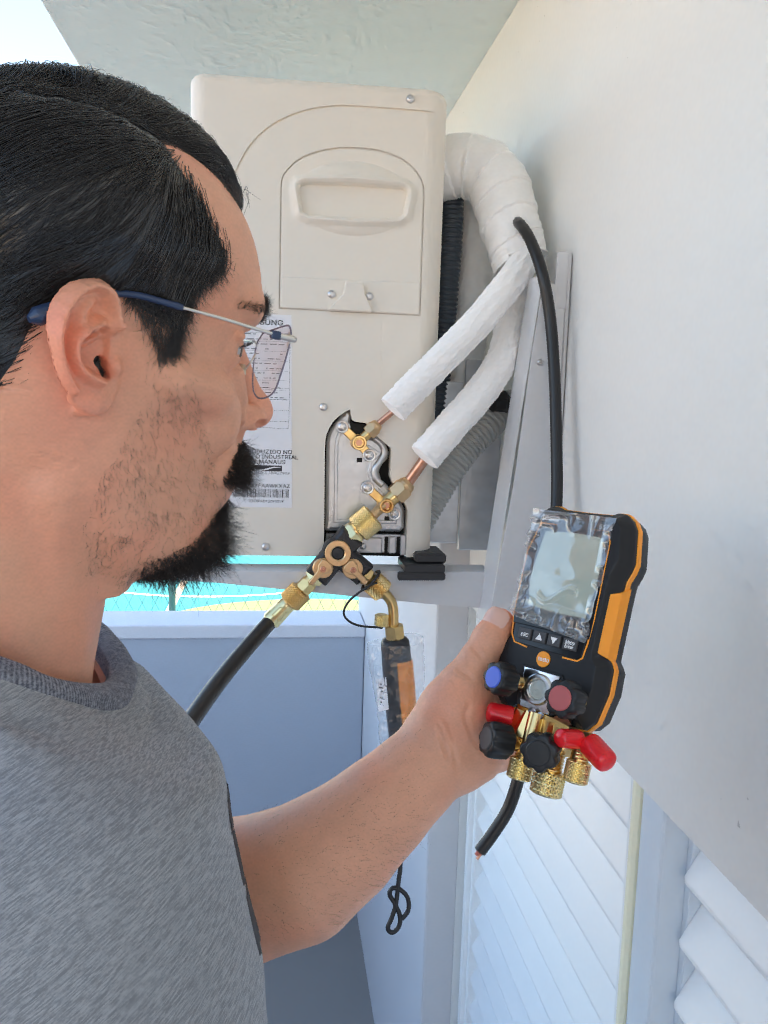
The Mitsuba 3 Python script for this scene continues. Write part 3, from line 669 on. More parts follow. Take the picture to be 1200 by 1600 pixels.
thing('power_cable', 'thick black cable coming out of the wrap and hanging behind the gauge', 'cable')
cp = [[0.2878, 1.02, 1.871], [0.2872, 0.995, 1.8615], [0.2917, 0.965, 1.8373], [0.3003, 0.942, 1.7971], [0.3106, 0.937, 1.7472], [0.3145, 0.925, 1.6894], [0.3154, 0.91, 1.6248], [0.3139, 0.89, 1.5472], [0.3026, 0.86, 1.4661], [0.2858, 0.83, 1.3748], [0.271, 0.81, 1.3118], [0.2593, 0.8, 1.2671], [0.2495, 0.8, 1.2305], [0.2349, 0.8, 1.2039], [0.2207, 0.8, 1.183]]
put('power_cable__sheath', tube(spline(cp, 140), 0.0066, 22), 'cable_black', smooth=50)
e0 = V([0.2207, 0.8, 1.183]); dd = unit(V([-0.0142, 0, -0.0209]))
for k, (a, b) in enumerate(((0.002, 0.001), (-0.002, 0.0015), (0.0, -0.0025))):
    o = e0 + V([a, -0.002, b])
    put('power_cable__wire', tube([o - dd * 0.004, o + dd * (0.004 + 0.001 * k)], 0.0017, 8), 'wire_red' if k < 2 else 'copper')
HOSE_TAIL = [[-0.0346, 0.9127, 1.3627], [-0.0558, 0.8627, 1.3486], [-0.0726, 0.8126, 1.3372], [-0.0874, 0.7623, 1.3269], [-0.1023, 0.7215, 1.3119], [-0.1209, 0.6985, 1.2737]]
STRAP_LOOP = [[0.1522, 0.9149, 1.2637], [0.1524, 0.905, 1.1897], [0.1526, 0.8955, 1.1195], [0.1507, 0.8927, 1.0972], [0.148, 0.8896, 1.0712], [0.1438, 0.888, 1.0548], [0.1388, 0.8868, 1.0414], [0.1441, 0.8854, 1.0364], [0.1514, 0.8854, 1.0432], [0.1527, 0.8868, 1.0551], [0.1466, 0.8896, 1.0697], [0.1405, 0.8918, 1.0799], [0.1434, 0.8924, 1.0874], [0.1523, 0.891, 1.0862], [0.1613, 0.8886, 1.0768], [0.1622, 0.8866, 1.0628], [0.155, 0.8861, 1.0522]]
# ------------------------------------------------------------------ branch valve screwed to the lower service valve, its hose and the pressure probe
mat('rubber_sleeve', (0.020, 0.020, 0.022), 0.42, bump=lambda p, n, uv: 0.0001 * noise(p.x * 900, p.y * 900, p.z * 900))
mat('hose_black', (0.016, 0.016, 0.018), 0.34)
mat('probe_plastic', (0.024, 0.025, 0.030), 0.4)
mat('orange_plastic', (0.80, 0.27, 0.035), 0.42)
scene['clear_film'] = {'type': 'blendbsdf', 'weight': 0.03, 'a': {'type': 'thindielectric', 'int_ior': 1.42}, 'b': {'type': 'twosided', 'nested': {'type': 'diffuse', 'reflectance': {'type': 'rgb', 'value': [0.85, 0.85, 0.87]}}}}
scene['gauge_film'] = {**scene['clear_film'], 'weight': 0.085, 'a': {'type': 'thindielectric', 'int_ior': 1.75}}
ZY = 0.020
def acp(x, y, z=ZY): return ac(x / 1000, y / 1000, z)
def seg(a, b, prof, key, m, n=32, disp=None, smooth=35):
    """a lathe from a to b; prof as (radius, fraction)"""
    a, b = V(a), V(b); L = np.linalg.norm(b - a)
    return put(key, lathe([(r, t * L) for r, t in prof], frame(a, b - a), n, disp), m, smooth=smooth)
thing('branch_valve', 'black and brass two way branch valve screwed onto the lower service valve', 'valve')
B = 'branch_valve__'
stub0, stub1 = acp(-63, -482, 0.006), acp(-84, -500.5, ZY - 0.004)
seg(stub0, stub1, [(0, 0), (0.0062, 0), (0.0062, 1), (0, 1)], 'branch_valve__stem', 'bronze_lever')
a, b = acp(-76.5, -494.5), acp(-96.5, -512.0)
put(B + 'knurled_coupling', knurl(0.0168, np.linalg.norm(b - a) * 1.02, frame(a, b - a), 84, 16, 0.00085, 30), 'brass_pale', smooth=20)
a2 = b + unit(b - a) * 0.011
seg(b - unit(b - a) * 0.001, b + unit(b - a) * 0.003, [(0, 0), (0.0135, 0), (0.0135, 1), (0, 1)], B + 'collar', 'brass')
put(B + 'hex_nut', hexnut(0.0150, 0.0105, frame(b + unit(b - a) * 0.002, b - a, AC_N)), 'brass_pale', smooth=25)
hub = acp(-119.5, -537.7, ZY + 0.001)
def slab(p, q, w, t):
    """a rounded bar from p to q lying along the end panel"""
    p, q = V(p), V(q); ex = unit(q - p); M = frame(p, AC_N, ex); L = np.linalg.norm(q - p)
    return move(loft_inset(sbox(0, -w, L, w).buffer(0.002).buffer(-0.0), [(0.004, -t), (0.001, -t + 0.003), (0, -t + 0.006), (0, t - 0.006), (0.001, t - 0.003), (0.004, t)]), M)
armU, armL, armR = acp(-104.5, -520.0), acp(-143.5, -568.5), acp(-87.0, -565.0)
put(B + 'body', cat(slab(hub, armU + (armU - hub) * 0.12, 0.0135, 0.0125), slab(hub, armL, 0.0130, 0.012), slab(hub, armR, 0.0130, 0.012), lathe([(0, -0.012), (0.017, -0.012), (0.018, -0.008), (0.018, 0.009), (0.0165, 0.012), (0, 0.012)], frame(hub, AC_N), 36)), 'rubber_sleeve', smooth=40)
put(B + 'hub_ring', lathe([(0.0078, 0.010), (0.0155, 0.010), (0.0155, 0.0145), (0.0148, 0.0155), (0.0092, 0.0155), (0.0078, 0.0145), (0.0078, 0.006), (0, 0.006)], frame(hub, AC_N), 40), 'bronze_lever', smooth=30)
put(B + 'hub_screw', lathe([(0, 0.004), (0.0074, 0.004), (0.0074, 0.0135), (0.006, 0.0150), (0, 0.0158)], frame(hub, AC_N), 28), 'black_rubber', smooth=30)
for c, end in ((acp(-136.8, -556.0), acp(-151, -574)), (acp(-101.5, -556.5), acp(-86.5, -571.5))):
    F = frame(c, AC_N, V(end) - V(c))
    put(B + 'lever_boss', lathe([(0, 0.010), (0.0122, 0.010), (0.0122, 0.0140), (0.0112, 0.0150), (0, 0.0150)], F, 36), 'bronze_lever', smooth=30)
    lev = Polygon([(-0.0085, 0.0085), (-0.0105, 0.004), (-0.0105, -0.004), (-0.0085, -0.0085), (0.000, -0.0075), (0.0055, -0.0038), (0.0225, -0.0032), (0.0235, 0), (0.0225, 0.0032), (0.0055, 0.0038), (0.000, 0.0075)])
    k = put(B + 'lever', move(bevel(lev, 0.0048, 0.0012, z0=0.0152), F), 'bronze_lever', smooth=35)
    put(k + '__screw', lathe([(0, 0.0200), (0.0037, 0.0200), (0.0037, 0.0208), (0.0030, 0.0214), (0.0016, 0.0214), (0.0012, 0.0207), (0, 0.0207)], F, 20), 'copper', smooth=30)
# lower left outlet with hose
L0, L1, L2, L3, L4, L5 = acp(-143.0, -566.5), acp(-153.5, -569.5), acp(-166.0, -585.0), acp(-182.0, -603.0), acp(-199.0, -625.5), acp(-203.0, -630.5)
dl = unit(L4 - L0)
p = lambda t: L0 + dl * t
put(B + 'outlet_nut', hexnut(0.0125, 0.008, frame(p(0.0005), dl, AC_N)), 'brass_pale', smooth=25)
put(B + 'outlet_nut', hexnut(0.0108, 0.0135, frame(p(0.0125), dl, AC_N)), 'brass', smooth=25)
seg(p(0.006), p(0.016), [(0, 0), (0.0088, 0), (0.0088, 1), (0, 1)], B + 'outlet_neck', 'brass')
thing('charging_hose', 'black rubber charging hose with brass coupling running down behind the man', 'hose')
Hh = 'charging_hose__'
put(Hh + 'knurled_coupling', knurl(0.0140, 0.023, frame(p(0.0255), dl), 84, 16, 0.0008, 28), 'brass', smooth=20)
seg(p(0.0475), p(0.050), [(0, 0), (0.0095, 0), (0.0095, 1), (0, 1)], Hh + 'groove_ring', 'bronze_lever')
fer = lambda z, th: -0.0011 * (np.abs(((th * 8 / (2 * np.pi)) % 1) - 0.5) < 0.16) * ((z > 0.007) & (z < 0.021))
put(Hh + 'ferrule', lathe([(0, 0), (0.0098, 0), (0.0102, 0.0015)] + [(0.0102 + 0.00006 * i, 0.002 + 0.0012 * i) for i in range(1, 22)] + [(0.0116, 0.0285), (0.0110, 0.0300), (0, 0.0300)], frame(p(0.0495), dl), 64, fer), 'brass_pale', smooth=30)
h0 = p(0.079)
HP = [p(0.070), h0]
HP += [V(q) for q in HOSE_TAIL]
put(Hh + 'rubber', tube(spline(HP, 90), 0.0092, 26), 'hose_black', smooth=50)
# lower right outlet, elbow, probe
R0 = acp(-88.0, -564.5); dr_ = unit(acp(-59.4, -590.3) - R0)
q = lambda t: R0 + dr_ * t
put(B + 'outlet_nut', hexnut(0.0118, 0.0085, frame(q(0.0), dr_, AC_N)), 'brass', smooth=25)
seg(q(0.008), q(0.015), [(0, 0), (0.0080, 0), (0.0080, 1), (0, 1)], B + 'outlet_neck', 'brass')
thing('pressure_probe', 'black and orange pressure probe hanging from the branch valve in a clear bag', 'probe')
Q = 'pressure_probe__'
put(Q + 'knurled_coupling', knurl(0.0138, 0.0205, frame(q(0.0145), dr_), 84, 16, 0.0011, 20), 'brass', smooth=20)
put(Q + 'elbow', tube(spline([q(0.034), acp(-57.2, -593.2), acp(-52.2, -600.5), acp(-49.8, -611.5), acp(-49.0, -629.0)], 40), 0.0062, 22), 'brass', smooth=50)
dn = unit(acp(-34.5, -756) - acp(-46.8, -646))
put(Q + 'hex_nut', hexnut(0.0125, 0.0165, frame(acp(-48.6, -628.5), dn, AC_N)), 'brass', smooth=25)
M = frame(acp(-46.9, -644.6), dn, AC_E)
# body: flattened round section
def rsuper(a, w, t): 
    c, s = np.cos(a), np.sin(a)
    return np.stack([w * np.sign(c) * np.abs(c)**0.75, t * np.sign(s) * np.abs(s)**0.75], -1)
secs = [(0.0, .010, .010), (.0012, .0150, .012), (.0045, .0172, .0145), (.010, .0176, .0155), (.03, .0180, .016), (.06, .0184, .0165), (.10, .0180, .016), (.128, .0172, .015), (.134, .0150, .013), (.137, .008, .007)]
th = np.linspace(0, 2 * np.pi, 48, endpoint=False)
vv = np.vstack([np.c_[rsuper(th, w, t), np.full(48, z)] for z, w, t in secs]); ff = []
for i in range(len(secs) - 1):
    a_, b_ = i * 48 + np.arange(48), i * 48 + (np.arange(48) + 1) % 48
    ff += [np.stack([a_, b_, b_ + 48], 1), np.stack([a_, b_ + 48, a_ + 48], 1)]
ff += [np.stack([np.zeros(46, int), np.arange(2, 48), np.arange(1, 47)], 1), np.stack([np.zeros(46, int), np.arange(1, 47), np.arange(2, 48)], 1) + (len(secs) - 1) * 48]
put(Q + 'body', move(trimesh.Trimesh(vv, np.vstack(ff), process=False), M), 'probe_plastic', smooth=35)
def patch(a0, a1, z0_, z1_, lift):
    def fn(u, v):
        a = a0 + u * (a1 - a0); z = z0_ + v * (z1_ - z0_)
        w = np.interp(z, [s[0] for s in secs], [s[1] for s in secs]) + lift; t = np.interp(z, [s[0] for s in secs], [s[2] for s in secs]) + lift
        p2 = rsuper(a, 1.0, 1.0)
        return np.stack([p2[..., 0] * w, p2[..., 1] * t, z], -1)
    return fn
# which side of the probe faces the terrace: local y follows n x e
sy = math.copysign(1, float(np.dot(M[:3, 1], AC_N)))
put(Q + 'grip', move(cat(grid(patch(sy * 0.08, sy * 1.60, 0.0265, 0.128, 0.0014), 24, 24)), M), 'orange_plastic', smooth=True, label='orange grip panel')
put(Q + 'grip', move(grid(patch(-sy * 0.85, -sy * 0.15, 0.0295, 0.06, 0.0012), 12, 12), M), 'orange_plastic', smooth=True)
thing('plastic_bag', 'crumpled clear plastic bag with a white sticker around the probe', 'bag')
rb = np.random.default_rng(3)
def bag(u, v):
    a = u * 2 * np.pi; z = 0.0035 + v * 0.132
    w = 0.0285 + 0.0025 * np.sin(5 * v + 1); t = 0.0245
    cr = meshkit.fbm(np.stack([np.cos(a) * 2.3 + 5 + v * 1.2, np.sin(a) * 2.3 + v * 3.0, v * 7.0], -1), 3, 4) - 0.5
    ridg = np.abs(meshkit.noise(np.stack([np.cos(a) * 3.1 + v * 4, np.sin(a) * 3.1 + 9, v * 13], -1)) - 0.5)
    k = 1 + 0.12 * cr - 0.13 * ridg * (0.35 + 0.65 * v)
    p2 = rsuper(a, 1.0, 1.0)
    flat = 1 + 0.12 * np.abs(np.cos(a))**6 * (v < 0.99)
    return np.stack([p2[..., 0] * w * k * flat, p2[..., 1] * t * k, z + 0.002 * np.sin(a * 2)], -1)
put('plastic_bag__film', move(grid(bag, 170, 140), M), 'clear_film', smooth=True)
def stick(u, v):
    a = sy * (2.1 + u * 0.62); z = 0.040 + v * 0.041 + 0.006 * u
    return np.stack([np.cos(a) * 0.0285 - 0.0020, np.sin(a) * 0.0262, z], -1)
put('plastic_bag__sticker', move(grid(stick, 8, 8), M), 'sticker_white', smooth=True, label='white sticker with tiny print')
pk = []
for z, a0, w in ((0.049, 2.35, .10), (0.0535, 2.30, .22), (0.058, 2.30, .12), (0.0665, 2.36, .16), (0.072, 2.42, .10)):
    pk.append(grid(lambda u, v, z=z, a0=a0, w=w: np.stack([np.cos(sy * (a0 + u * w)) * 0.0289 - 0.0020, np.sin(sy * (a0 + u * w)) * 0.0267, z + v * 0.0018], -1), 4, 2))
put('plastic_bag__sticker_print', move(cat(*pk), M), 'print_black', smooth=False)
# tethered dust cap
thing('dust_cap', 'knurled brass dust cap on a thin black strap beside the probe', 'cap')
cc = acp(-64.5, -622.5, ZY + 0.002)
put('dust_cap__cap', knurl(0.0080, 0.0145, frame(acp(-63.6, -614.5, ZY + 0.002), V(acp(-64.6, -630, ZY + 0.002)) - V(acp(-63.6, -614.5, ZY + 0.002))), 60, 14, 0.0008, 18), 'brass_pale', smooth=20)
put('dust_cap__button', lathe([(0, 0), (0.003, 0), (0.0034, 0.0012), (0.002, 0.0028), (0, 0.003)], frame(acp(-64.6, -629.5, ZY + 0.002), (0, 0, -1.0)), 16), 'rubber_sleeve')
put('dust_cap__strap', tube(spline([acp(-72.0, -573.5, 0.033), acp(-80, -575.6, 0.034), acp(-88.3, -581.1, 0.034), acp(-104.5, -596.2, 0.03), acp(-110.5, -611.3, 0.027), acp(-103.8, -622.6, 0.024), acp(-88.9, -629.1, 0.022), acp(-64.7, -631.0, 0.022)], 60), 0.00135, 8), 'black_rubber', smooth=50)
put('dust_cap__strap_ring', tube([q(0.0128) + 0.0148 * (math.cos(t) * AC_N + math.sin(t) * unit(np.cross(dr_, AC_N))) for t in np.linspace(0, 2 * np.pi, 40)], 0.0017, 8, caps=False), 'black_rubber', smooth=50)
# wrist strap below the arm
thing('wrist_strap', 'thin black cord loop hanging from the probe below the arm', 'strap')
ws = spline(STRAP_LOOP, 110)
put('wrist_strap__cord', tube(ws, 0.0027, 10), 'hose_black', smooth=50)
# ------------------------------------------------------------------ digital manifold gauge held in the left hand: x across the face, y up, z out of the face (millimetres / 1000)
MG = np.array([[0.6064, 0.2465, -0.7560, 0.2143], [-0.7950, 0.2074, -0.5700, 0.5917], [0.0162, 0.9467, 0.3217, 1.4958], [0, 0, 0, 1.0]])
for i in range(2): MG[:3, i] = unit(MG[:3, i])
MG[:3, 2] = np.cross(MG[:3, 0], MG[:3, 1]); MG[:3, 1] = np.cross(MG[:3, 2], MG[:3, 0])
MG[:3, :3] *= 0.94
MG[:3, 3] = (0.2014, 0.5562, 1.5051)
mat('gauge_plastic', (0.015, 0.0155, 0.017), 0.42, spec=0.3, bump=lambda p, n, uv: 0.00006 * noise(p.x * 1800, p.y * 1800, p.z * 1800), eps=3e-4)
mat('gauge_gloss', (0.010, 0.011, 0.013), 0.16, spec=0.4)
mat('key_rubber', (0.045, 0.046, 0.05), 0.5)
mat('gauge_orange', (0.90, 0.31, 0.015), 0.38)
mat('lcd', proc(lambda p, n, uv: mi.Color3f(0.40, 0.45, 0.37) * (0.97 + 0.06 * noise(p.x * 160, p.y * 160, p.z * 160))), 0.30)
mat('lcd_ghost', (0.29, 0.37, 0.33), 0.30)
mat('print_white', (0.75, 0.75, 0.75), 0.5)
mat('chrome', (0.80, 0.80, 0.80), 0.12, metal=1.0)
mat('steel', (0.62, 0.62, 0.61), 0.22, metal=1.0)
mat('sight_liquid', (0.50, 0.54, 0.50), 0.10)
mat('knob_black', (0.017, 0.018, 0.020), 0.40, spec=0.35)
mat('knob_grey', (0.06, 0.06, 0.063), 0.45)
mat('knob_blue', (0.06, 0.13, 0.62), 0.42)
mat('knob_red', (0.42, 0.10, 0.10), 0.45)
mat('cap_red', (0.72, 0.015, 0.02), 0.22)
thing('manifold_gauge', 'black and orange digital manifold gauge held up in the left hand', 'gauge')
K = 'manifold_gauge__'
def g(mesh): return move(mesh, MG)
def gz(poly, z0, z1, b=0.0): return g(bevel(poly, z1 - z0, b, z0=z0) if b else loft_inset(poly, [(0, z0), (0, z1)]))
half = mm([(0, 81), (22, 81.4), (26, 83.4), (33, 83.2), (39.5, 78.5), (43.5, 72), (47.5, 47), (46.0, 40), (43.2, 33), (42.8, 25), (43.0, -24), (46.5, -28.5), (48.5, -32), (49.0, -50), (44.5, -72), (38, -79.5), (28, -80.5), (18.6, -72), (13.8, -70.3), (0, -69.6)])
O = Polygon(half + [(-x, y) for x, y in half[::-1][1:-1]]).buffer(-0.0015).buffer(0.0030).buffer(-0.0015).simplify(0.00012)
put(K + 'rear_shell', g(loft_inset(O, [(0.0075, -0.041), (0.004, -0.0395), (0.0015, -0.034), (0.0004, -0.0205)])), 'gauge_plastic', smooth=30)
put(K + 'orange_band', g(loft_inset(O, [(0.0002, -0.0206), (-0.0006, -0.0200), (-0.0006, -0.0150), (0.0002, -0.0144)])), 'gauge_orange', smooth=30, label='orange band round the housing')
put(K + 'front_shell', g(loft_inset(O, [(0.0004, -0.0145), (0.0006, -0.0105), (0.0062, -0.0018), (0.0076, -0.0004), (0.0090, 0.0)])), 'gauge_plastic', smooth=25)
for s in (1, -1):
    blk = Polygon([(0.0405 * s, 0.0205), (0.0447 * s, 0.0275), (0.0447 * s, -0.0270), (0.0412 * s, -0.0225)])
    sec_ = [(0.0398, 0.0190, -0.004), (0.0446, 0.0200, -0.0085), (0.0460, 0.0265, -0.0150), (0.0455, 0.0265, -0.0200)]
    pts = [(s * x, y, z) for x, y, z in [(0.0370, 0.0205, -0.0030), (0.0372, -0.0225, -0.0030), (0.0440, 0.0235, -0.0090), (0.0440, -0.0250, -0.0090), (0.0446, 0.0290, -0.0205), (0.0446, -0.0285, -0.0205), (0.030, 0.02, -0.012), (0.030, -0.02, -0.012)]]
    put(K + 'side_grip', g(tm(m3.Manifold.hull_points(np.array(pts)))), 'gauge_orange', smooth=False, label='orange side grip')
put(K + 'hanger', g(cat(box(-0.036, 0.036, 0.030, 0.074, -0.054, -0.040, 0.006), box(-0.028, 0.028, 0.022, 0.034, -0.050, -0.040, 0.004))), 'gauge_plastic', smooth=30, label='folded hanger on the back')
# display, frame line, keys
frame_path = mm([(-17, 66), (-31.5, 66), (-38.0, 44), (-37.6, -6), (-35.2, -24), (-31.3, -29.6), (-18.9, -31.4)])
frame_path2 = mm([(12.9, 65.8), (27.5, 65.6), (30.6, 58), (31.8, 0), (30.9, -18), (29.4, -29.2), (25.6, -32.2), (12.9, -32.2)])
def line(pts, w): return LineString(pts).buffer(w / 2, cap_style=2, join_style=1)
put(K + 'frame_line', g(cat(loft_inset(line(frame_path, 0.0012), [(0, 0.0001), (0, 0.0005)]), loft_inset(line(frame_path2, 0.0012), [(0, 0.0001), (0, 0.0005)]))), 'gauge_orange', smooth=False, label='thin orange frame line')
bezel = Polygon(mm([(-30.5, 65), (27, 65), (29.5, 57), (30.6, 0), (30.6, -14), (-35.5, -14), (-36.6, -4), (-36.8, 43)])).buffer(0.001)
put(K + 'display_bezel', gz(bezel, 0.0001, 0.0009, 0.0004), 'gauge_gloss', smooth=30)
lcd = Polygon(list(spline(mm([(-25, 60), (0, 61.4), (25, 60.6)]), 16)) + list(spline(mm([(25.4, 60.2), (28.2, 32), (25.3, -0.4)]), 24)) + list(spline(mm([(25, -0.8), (0, -1.2), (-25, 0.2)]), 16)) + list(spline(mm([(-25.3, 0.6), (-29.4, 24), (-25.4, 59.6)]), 24))).buffer(0)
put(K + 'display', gz(lcd, 0.0005, 0.0017, 0.0006), 'lcd', smooth=30, label='grey green display')
gh = [box(x0 / 1e3, x1 / 1e3, y / 1e3, (y + .5) / 1e3, 0.00171, 0.00176) for x0, x1, y in ((-20, -6, 48), (-18, -2, 43), (-20, 4, 37), (-16, 10, 30), (-20, -4, 24), (-10, 14, 17), (-18, 6, 11), (-14, 18, 5), (6, 20, 46), (4, 18, 24))]
put(K + 'display_segments', g(cat(*gh)), 'lcd_ghost', smooth=False)
tray = Polygon(mm([(-33.5, -15.5), (29.2, -15.8), (28.2, -28.4), (24.5, -30.6), (-29.8, -28.8), (-33, -24)])).buffer(0.0006)
put(K + 'key_tray', gz(tray, 0.0001, 0.0012, 0.0004), 'gauge_gloss', smooth=30)
keyx = [(-27.6, -17.0), (-13.5, -3.4), (-0.6, 9.4), (12.9, 23.6)]
for i, (a, b) in enumerate(keyx):
    put(K + 'key', gz(Polygon(mm([(a, -17.8), (b, -17.8), (b, -25.6), (a, -25.6)])).buffer(0.0005), 0.0008, 0.0032, 0.0008), 'key_rubber', smooth=35)
def gtext(s, x, y, h, z, bold=False):
    m = meshkit.text_mesh(s, h, 0.0001, bold); m.apply_translation([x, y, z]); return m
tri = lambda cx, cy, s: loft_inset(Polygon([(cx - 0.003, cy - s * 0.0024), (cx + 0.003, cy - s * 0.0024), (cx, cy + s * 0.0026)]), [(0, 0.00325), (0, 0.00335)])
put(K + 'key_print', g(cat(gtext('ESC', -0.0253, -0.0238, 0.0026, 0.00325, True), tri(-0.0085, -0.0216, 1), tri(0.0044, -0.0218, -1), gtext('Menu', 0.0144, -0.0212, 0.0022, 0.00325, True), gtext('Enter', 0.0144, -0.0246, 0.0022, 0.00325, True),
                           box(0.0142, 0.0220, -0.0219, -0.0216, 0.00325, 0.00335))), 'print_white', smooth=False)
put(K + 'face_print', g(cat(gtext('testo', -0.0322, 0.0690, 0.0050, 0.0003, True), gtext('557s', 0.0190, 0.0672, 0.0034, 0.0003))), 'print_white', smooth=False)
put(K + 'badge', gz(Point(-0.0024, -0.0372).buffer(0.0060, 32), 0.0001, 0.0010, 0.0004), 'gauge_orange', smooth=30, label='round orange badge')
put(K + 'badge__lettering', g(gtext('testo', -0.0066, -0.0387, 0.0030, 0.00104, True)), 'print_white', smooth=False)
# centre console with sight glass
cons = Polygon(mm([(-18.5, -44.5), (16.5, -44.5), (19, -48), (17.5, -74), (13, -77), (-12.5, -77), (-16.5, -74.5), (-20, -47)]))
put(K + 'console', gz(cons, -0.004, 0.0014, 0.0008), 'gauge_plastic', smooth=30)
pl = Polygon(mm([(-16.0, -46.0), (16.2, -46.3), (14.0, -51), (13.4, -75.5), (-12.2, -75.0)])).difference(Point(0.0004, -0.0598).buffer(0.0074, 40))
put(K + 'silver_plate', gz(pl, 0.0009, 0.0024, 0.0004), 'chrome', smooth=25, label='polished plate round the sight glass')
Ms = np.eye(4); Ms[:3, 3] = (0.0004, -0.0598, 0)
put(K + 'sight_ring', g(lathe([(0.0078, 0.0010), (0.0118, 0.0020), (0.0118, 0.0034), (0.0108, 0.0046), (0.0086, 0.0046), (0.0078, 0.0036), (0.0076, 0.0008)], Ms, 48)), 'steel', smooth=30)
put(K + 'sight_glass', g(lathe([(0, -0.002), (0.0076, -0.002), (0.0076, 0.0016), (0.0060, 0.0022), (0.0030, 0.0027), (0, 0.0029)], Ms, 40)), 'sight_liquid', smooth=30)
put(K + 'sight_vane', g(move(tube([(-0.0030, -0.0035, 0.0004), (-0.0035, 0.001, 0.0008), (-0.001, 0.0045, 0.0004)], 0.0011, 8), Ms)), 'black_void', smooth=40)

def knob(x, y, z, axis, r, h, disc, key, lobes=7, lab=None):
    a = np.linspace(0, 2 * np.pi, 140, endpoint=False)
    def ring(rr, d): return rr - d * 0.5 * (1 - np.cos(a * lobes))**1.6 * 0.33
    F = frame(V([x, y, z]), V(axis), V([0.2, 1.0, 0]))
    rows = [(0.62, 0, 0), (0.84, .4, 0), (0.93, .8, .06), (1.0, 1, .55), (0.99, 1, .84), (0.93, 1, .96), (0.85, .8, 1.0), (0.66, .1, 1.0)]
    vs = []
    for s_, d_, t_ in rows:
        q = ring(r * s_, r * 0.30 * d_); vs.append(np.c_[q * np.cos(a), q * np.sin(a), np.full(140, -h + t_ * h)])
    n = 140; v = np.vstack(vs); f = []; j = np.arange(n)
    for i in range(len(rows) - 1):
        f += [np.stack([i * n + j, i * n + (j + 1) % n, (i + 1) * n + (j + 1) % n], 1), np.stack([i * n + j, (i + 1) * n + (j + 1) % n, (i + 1) * n + j], 1)]
    v = np.vstack([v, [[0, 0, -h], [0, 0, 0]]])
    f += [np.stack([(j + 1) % n, j, j * 0 + len(v) - 2], 1), np.stack([(len(rows) - 1) * n + j, (len(rows) - 1) * n + (j + 1) % n, j * 0 + len(v) - 1], 1)]
    k = put(K + 'knob', g(move(trimesh.Trimesh(v, np.vstack(f), process=False), F)), 'knob_black', smooth=40, label=lab)
    put(k + '__disc', g(lathe([(0, -0.001), (r * 0.63, -0.001), (r * 0.63, 0.0005), (r * 0.58, 0.0012), (0, 0.0013)], F, 40)), disc, smooth=30)
    put(k + '__stem', g(lathe([(0, -h - 0.014), (r * 0.42, -h - 0.014), (r * 0.42, -h + 0.001), (0, -h + 0.001)], F, 20)), 'brass', smooth=30)
knob(-0.0230, -0.0590, 0.0285, (-0.20, 0.0, 1.0), 0.0128, 0.0170, 'knob_blue', 'blue', lab='control knob with a blue disc')
knob(0.0345, -0.0598, 0.0270, (0.02, 0.0, 1.0), 0.0140, 0.0170, 'knob_red', 'red', lab='control knob with a dull red disc')
knob(-0.0165, -0.1030, 0.0285, (-0.42, -0.02, 0.9), 0.0136, 0.0185, 'knob_grey', 'b1', lab='black knob beside the hand')
knob(0.0280, -0.1005, 0.0285, (0.30, -0.12, 0.95), 0.0142, 0.0165, 'knob_black', 'b2', lab='lowest black knob at the middle')
# brass block and ports
blk = Polygon(mm([(-15, -74), (13, -76), (31, -79), (33, -88), (30, -101), (14, -103), (-2, -101), (-14, -99), (-19, -88)]))
put(K + 'brass_block', g(loft_inset(blk, [(0.002, -0.016), (0, -0.014), (0, 0.001), (0.0035, 0.0045)])), 'brass', smooth=25)
put(K + 'brass_block__rib', g(cat(tm(m3.Manifold.hull_points(np.array(mm([(-9, -77), (-3, -76.5), (-13, -93), (-7, -96)]) ) .repeat(2, 0).__class__ and np.array([[-.009, -.077, .002], [-.003, -.0765, .006], [-.014, -.092, .003], [-.007, -.097, .008], [.0005, -.0775, .004], [-.001, -.098, .006]]))),
      tube([(0.0060, -0.0765, 0.006), (0.0068, -0.100, 0.008)], 0.0058, 18), tm(m3.Manifold.hull_points(np.array([[.0165, -.080, .002], [.0195, -.079, .009], [.0215, -.0795, .002], [.0150, -.101, .003], [.0185, -.102, .010], [.0225, -.101, .003]]))))), 'brass', smooth=20)
for x, y, z in ((0.002, -0.0762, 0.0062), (0.0100, -0.0776, 0.0066)):
    put(K + 'bolt', g(lathe([(0, 0), (0.0026, 0), (0.0026, 0.0016), (0, 0.0018)], frame(V([x, y, z]), V([0, 0.3, 1.0])), 16)), 'steel')
for x, y0, y1, r, z in ((0.0005, -0.1110, -0.1270, 0.0088, 0.002), (0.0262, -0.1120, -0.1300, 0.0112, 0.004), (0.0450, -0.0990, -0.1150, 0.0084, 0.001)):
    put(K + 'port_thread', g(lathe([(0, 0), (r * 0.72, 0)] + [(r * (0.66 + 0.08 * (i % 2)), 0.0012 * i) for i in range(1, 12)] + [(r * 0.7, 0.0150), (0, 0.0150)], frame(V([x, y0 + 0.0145, z]), V([0, -1.0, 0])), 28)), 'brass', smooth=25)
    put(K + 'port_cap', g(knurl(r, y0 - y1, frame(V([x, y0, z]), V([0, -1.0, 0])), 72, 16, 0.0007, 20)), 'brass_pale', smooth=20)
put(K + 'side_port', g(cat(tube([(0.028, -0.0875, -0.004), (0.046, -0.0875, 0.0)], 0.0078, 20), hexnut(0.0095, 0.010, frame(V([0.0425, -0.0875, 0.0]), V([1.0, 0, 0]))), tube([(0.0440, -0.086, 0.001), (0.0440, -0.105, 0.001)], 0.0060, 18))), 'brass', smooth=30)
def redcap(a, b, r):
    a, b = V(a), V(b); L = np.linalg.norm(b - a)
    return put(K + 'red_cap', g(lathe([(0, 0), (r * 0.94, 0), (r, 0.002), (r * 0.97, L - r * 0.55), (r * 0.90, L - r * 0.25), (r * 0.72, L - 0.0008), (r * 0.35, L), (0, L)], frame(a, b - a), 32)), 'cap_red', smooth=40)
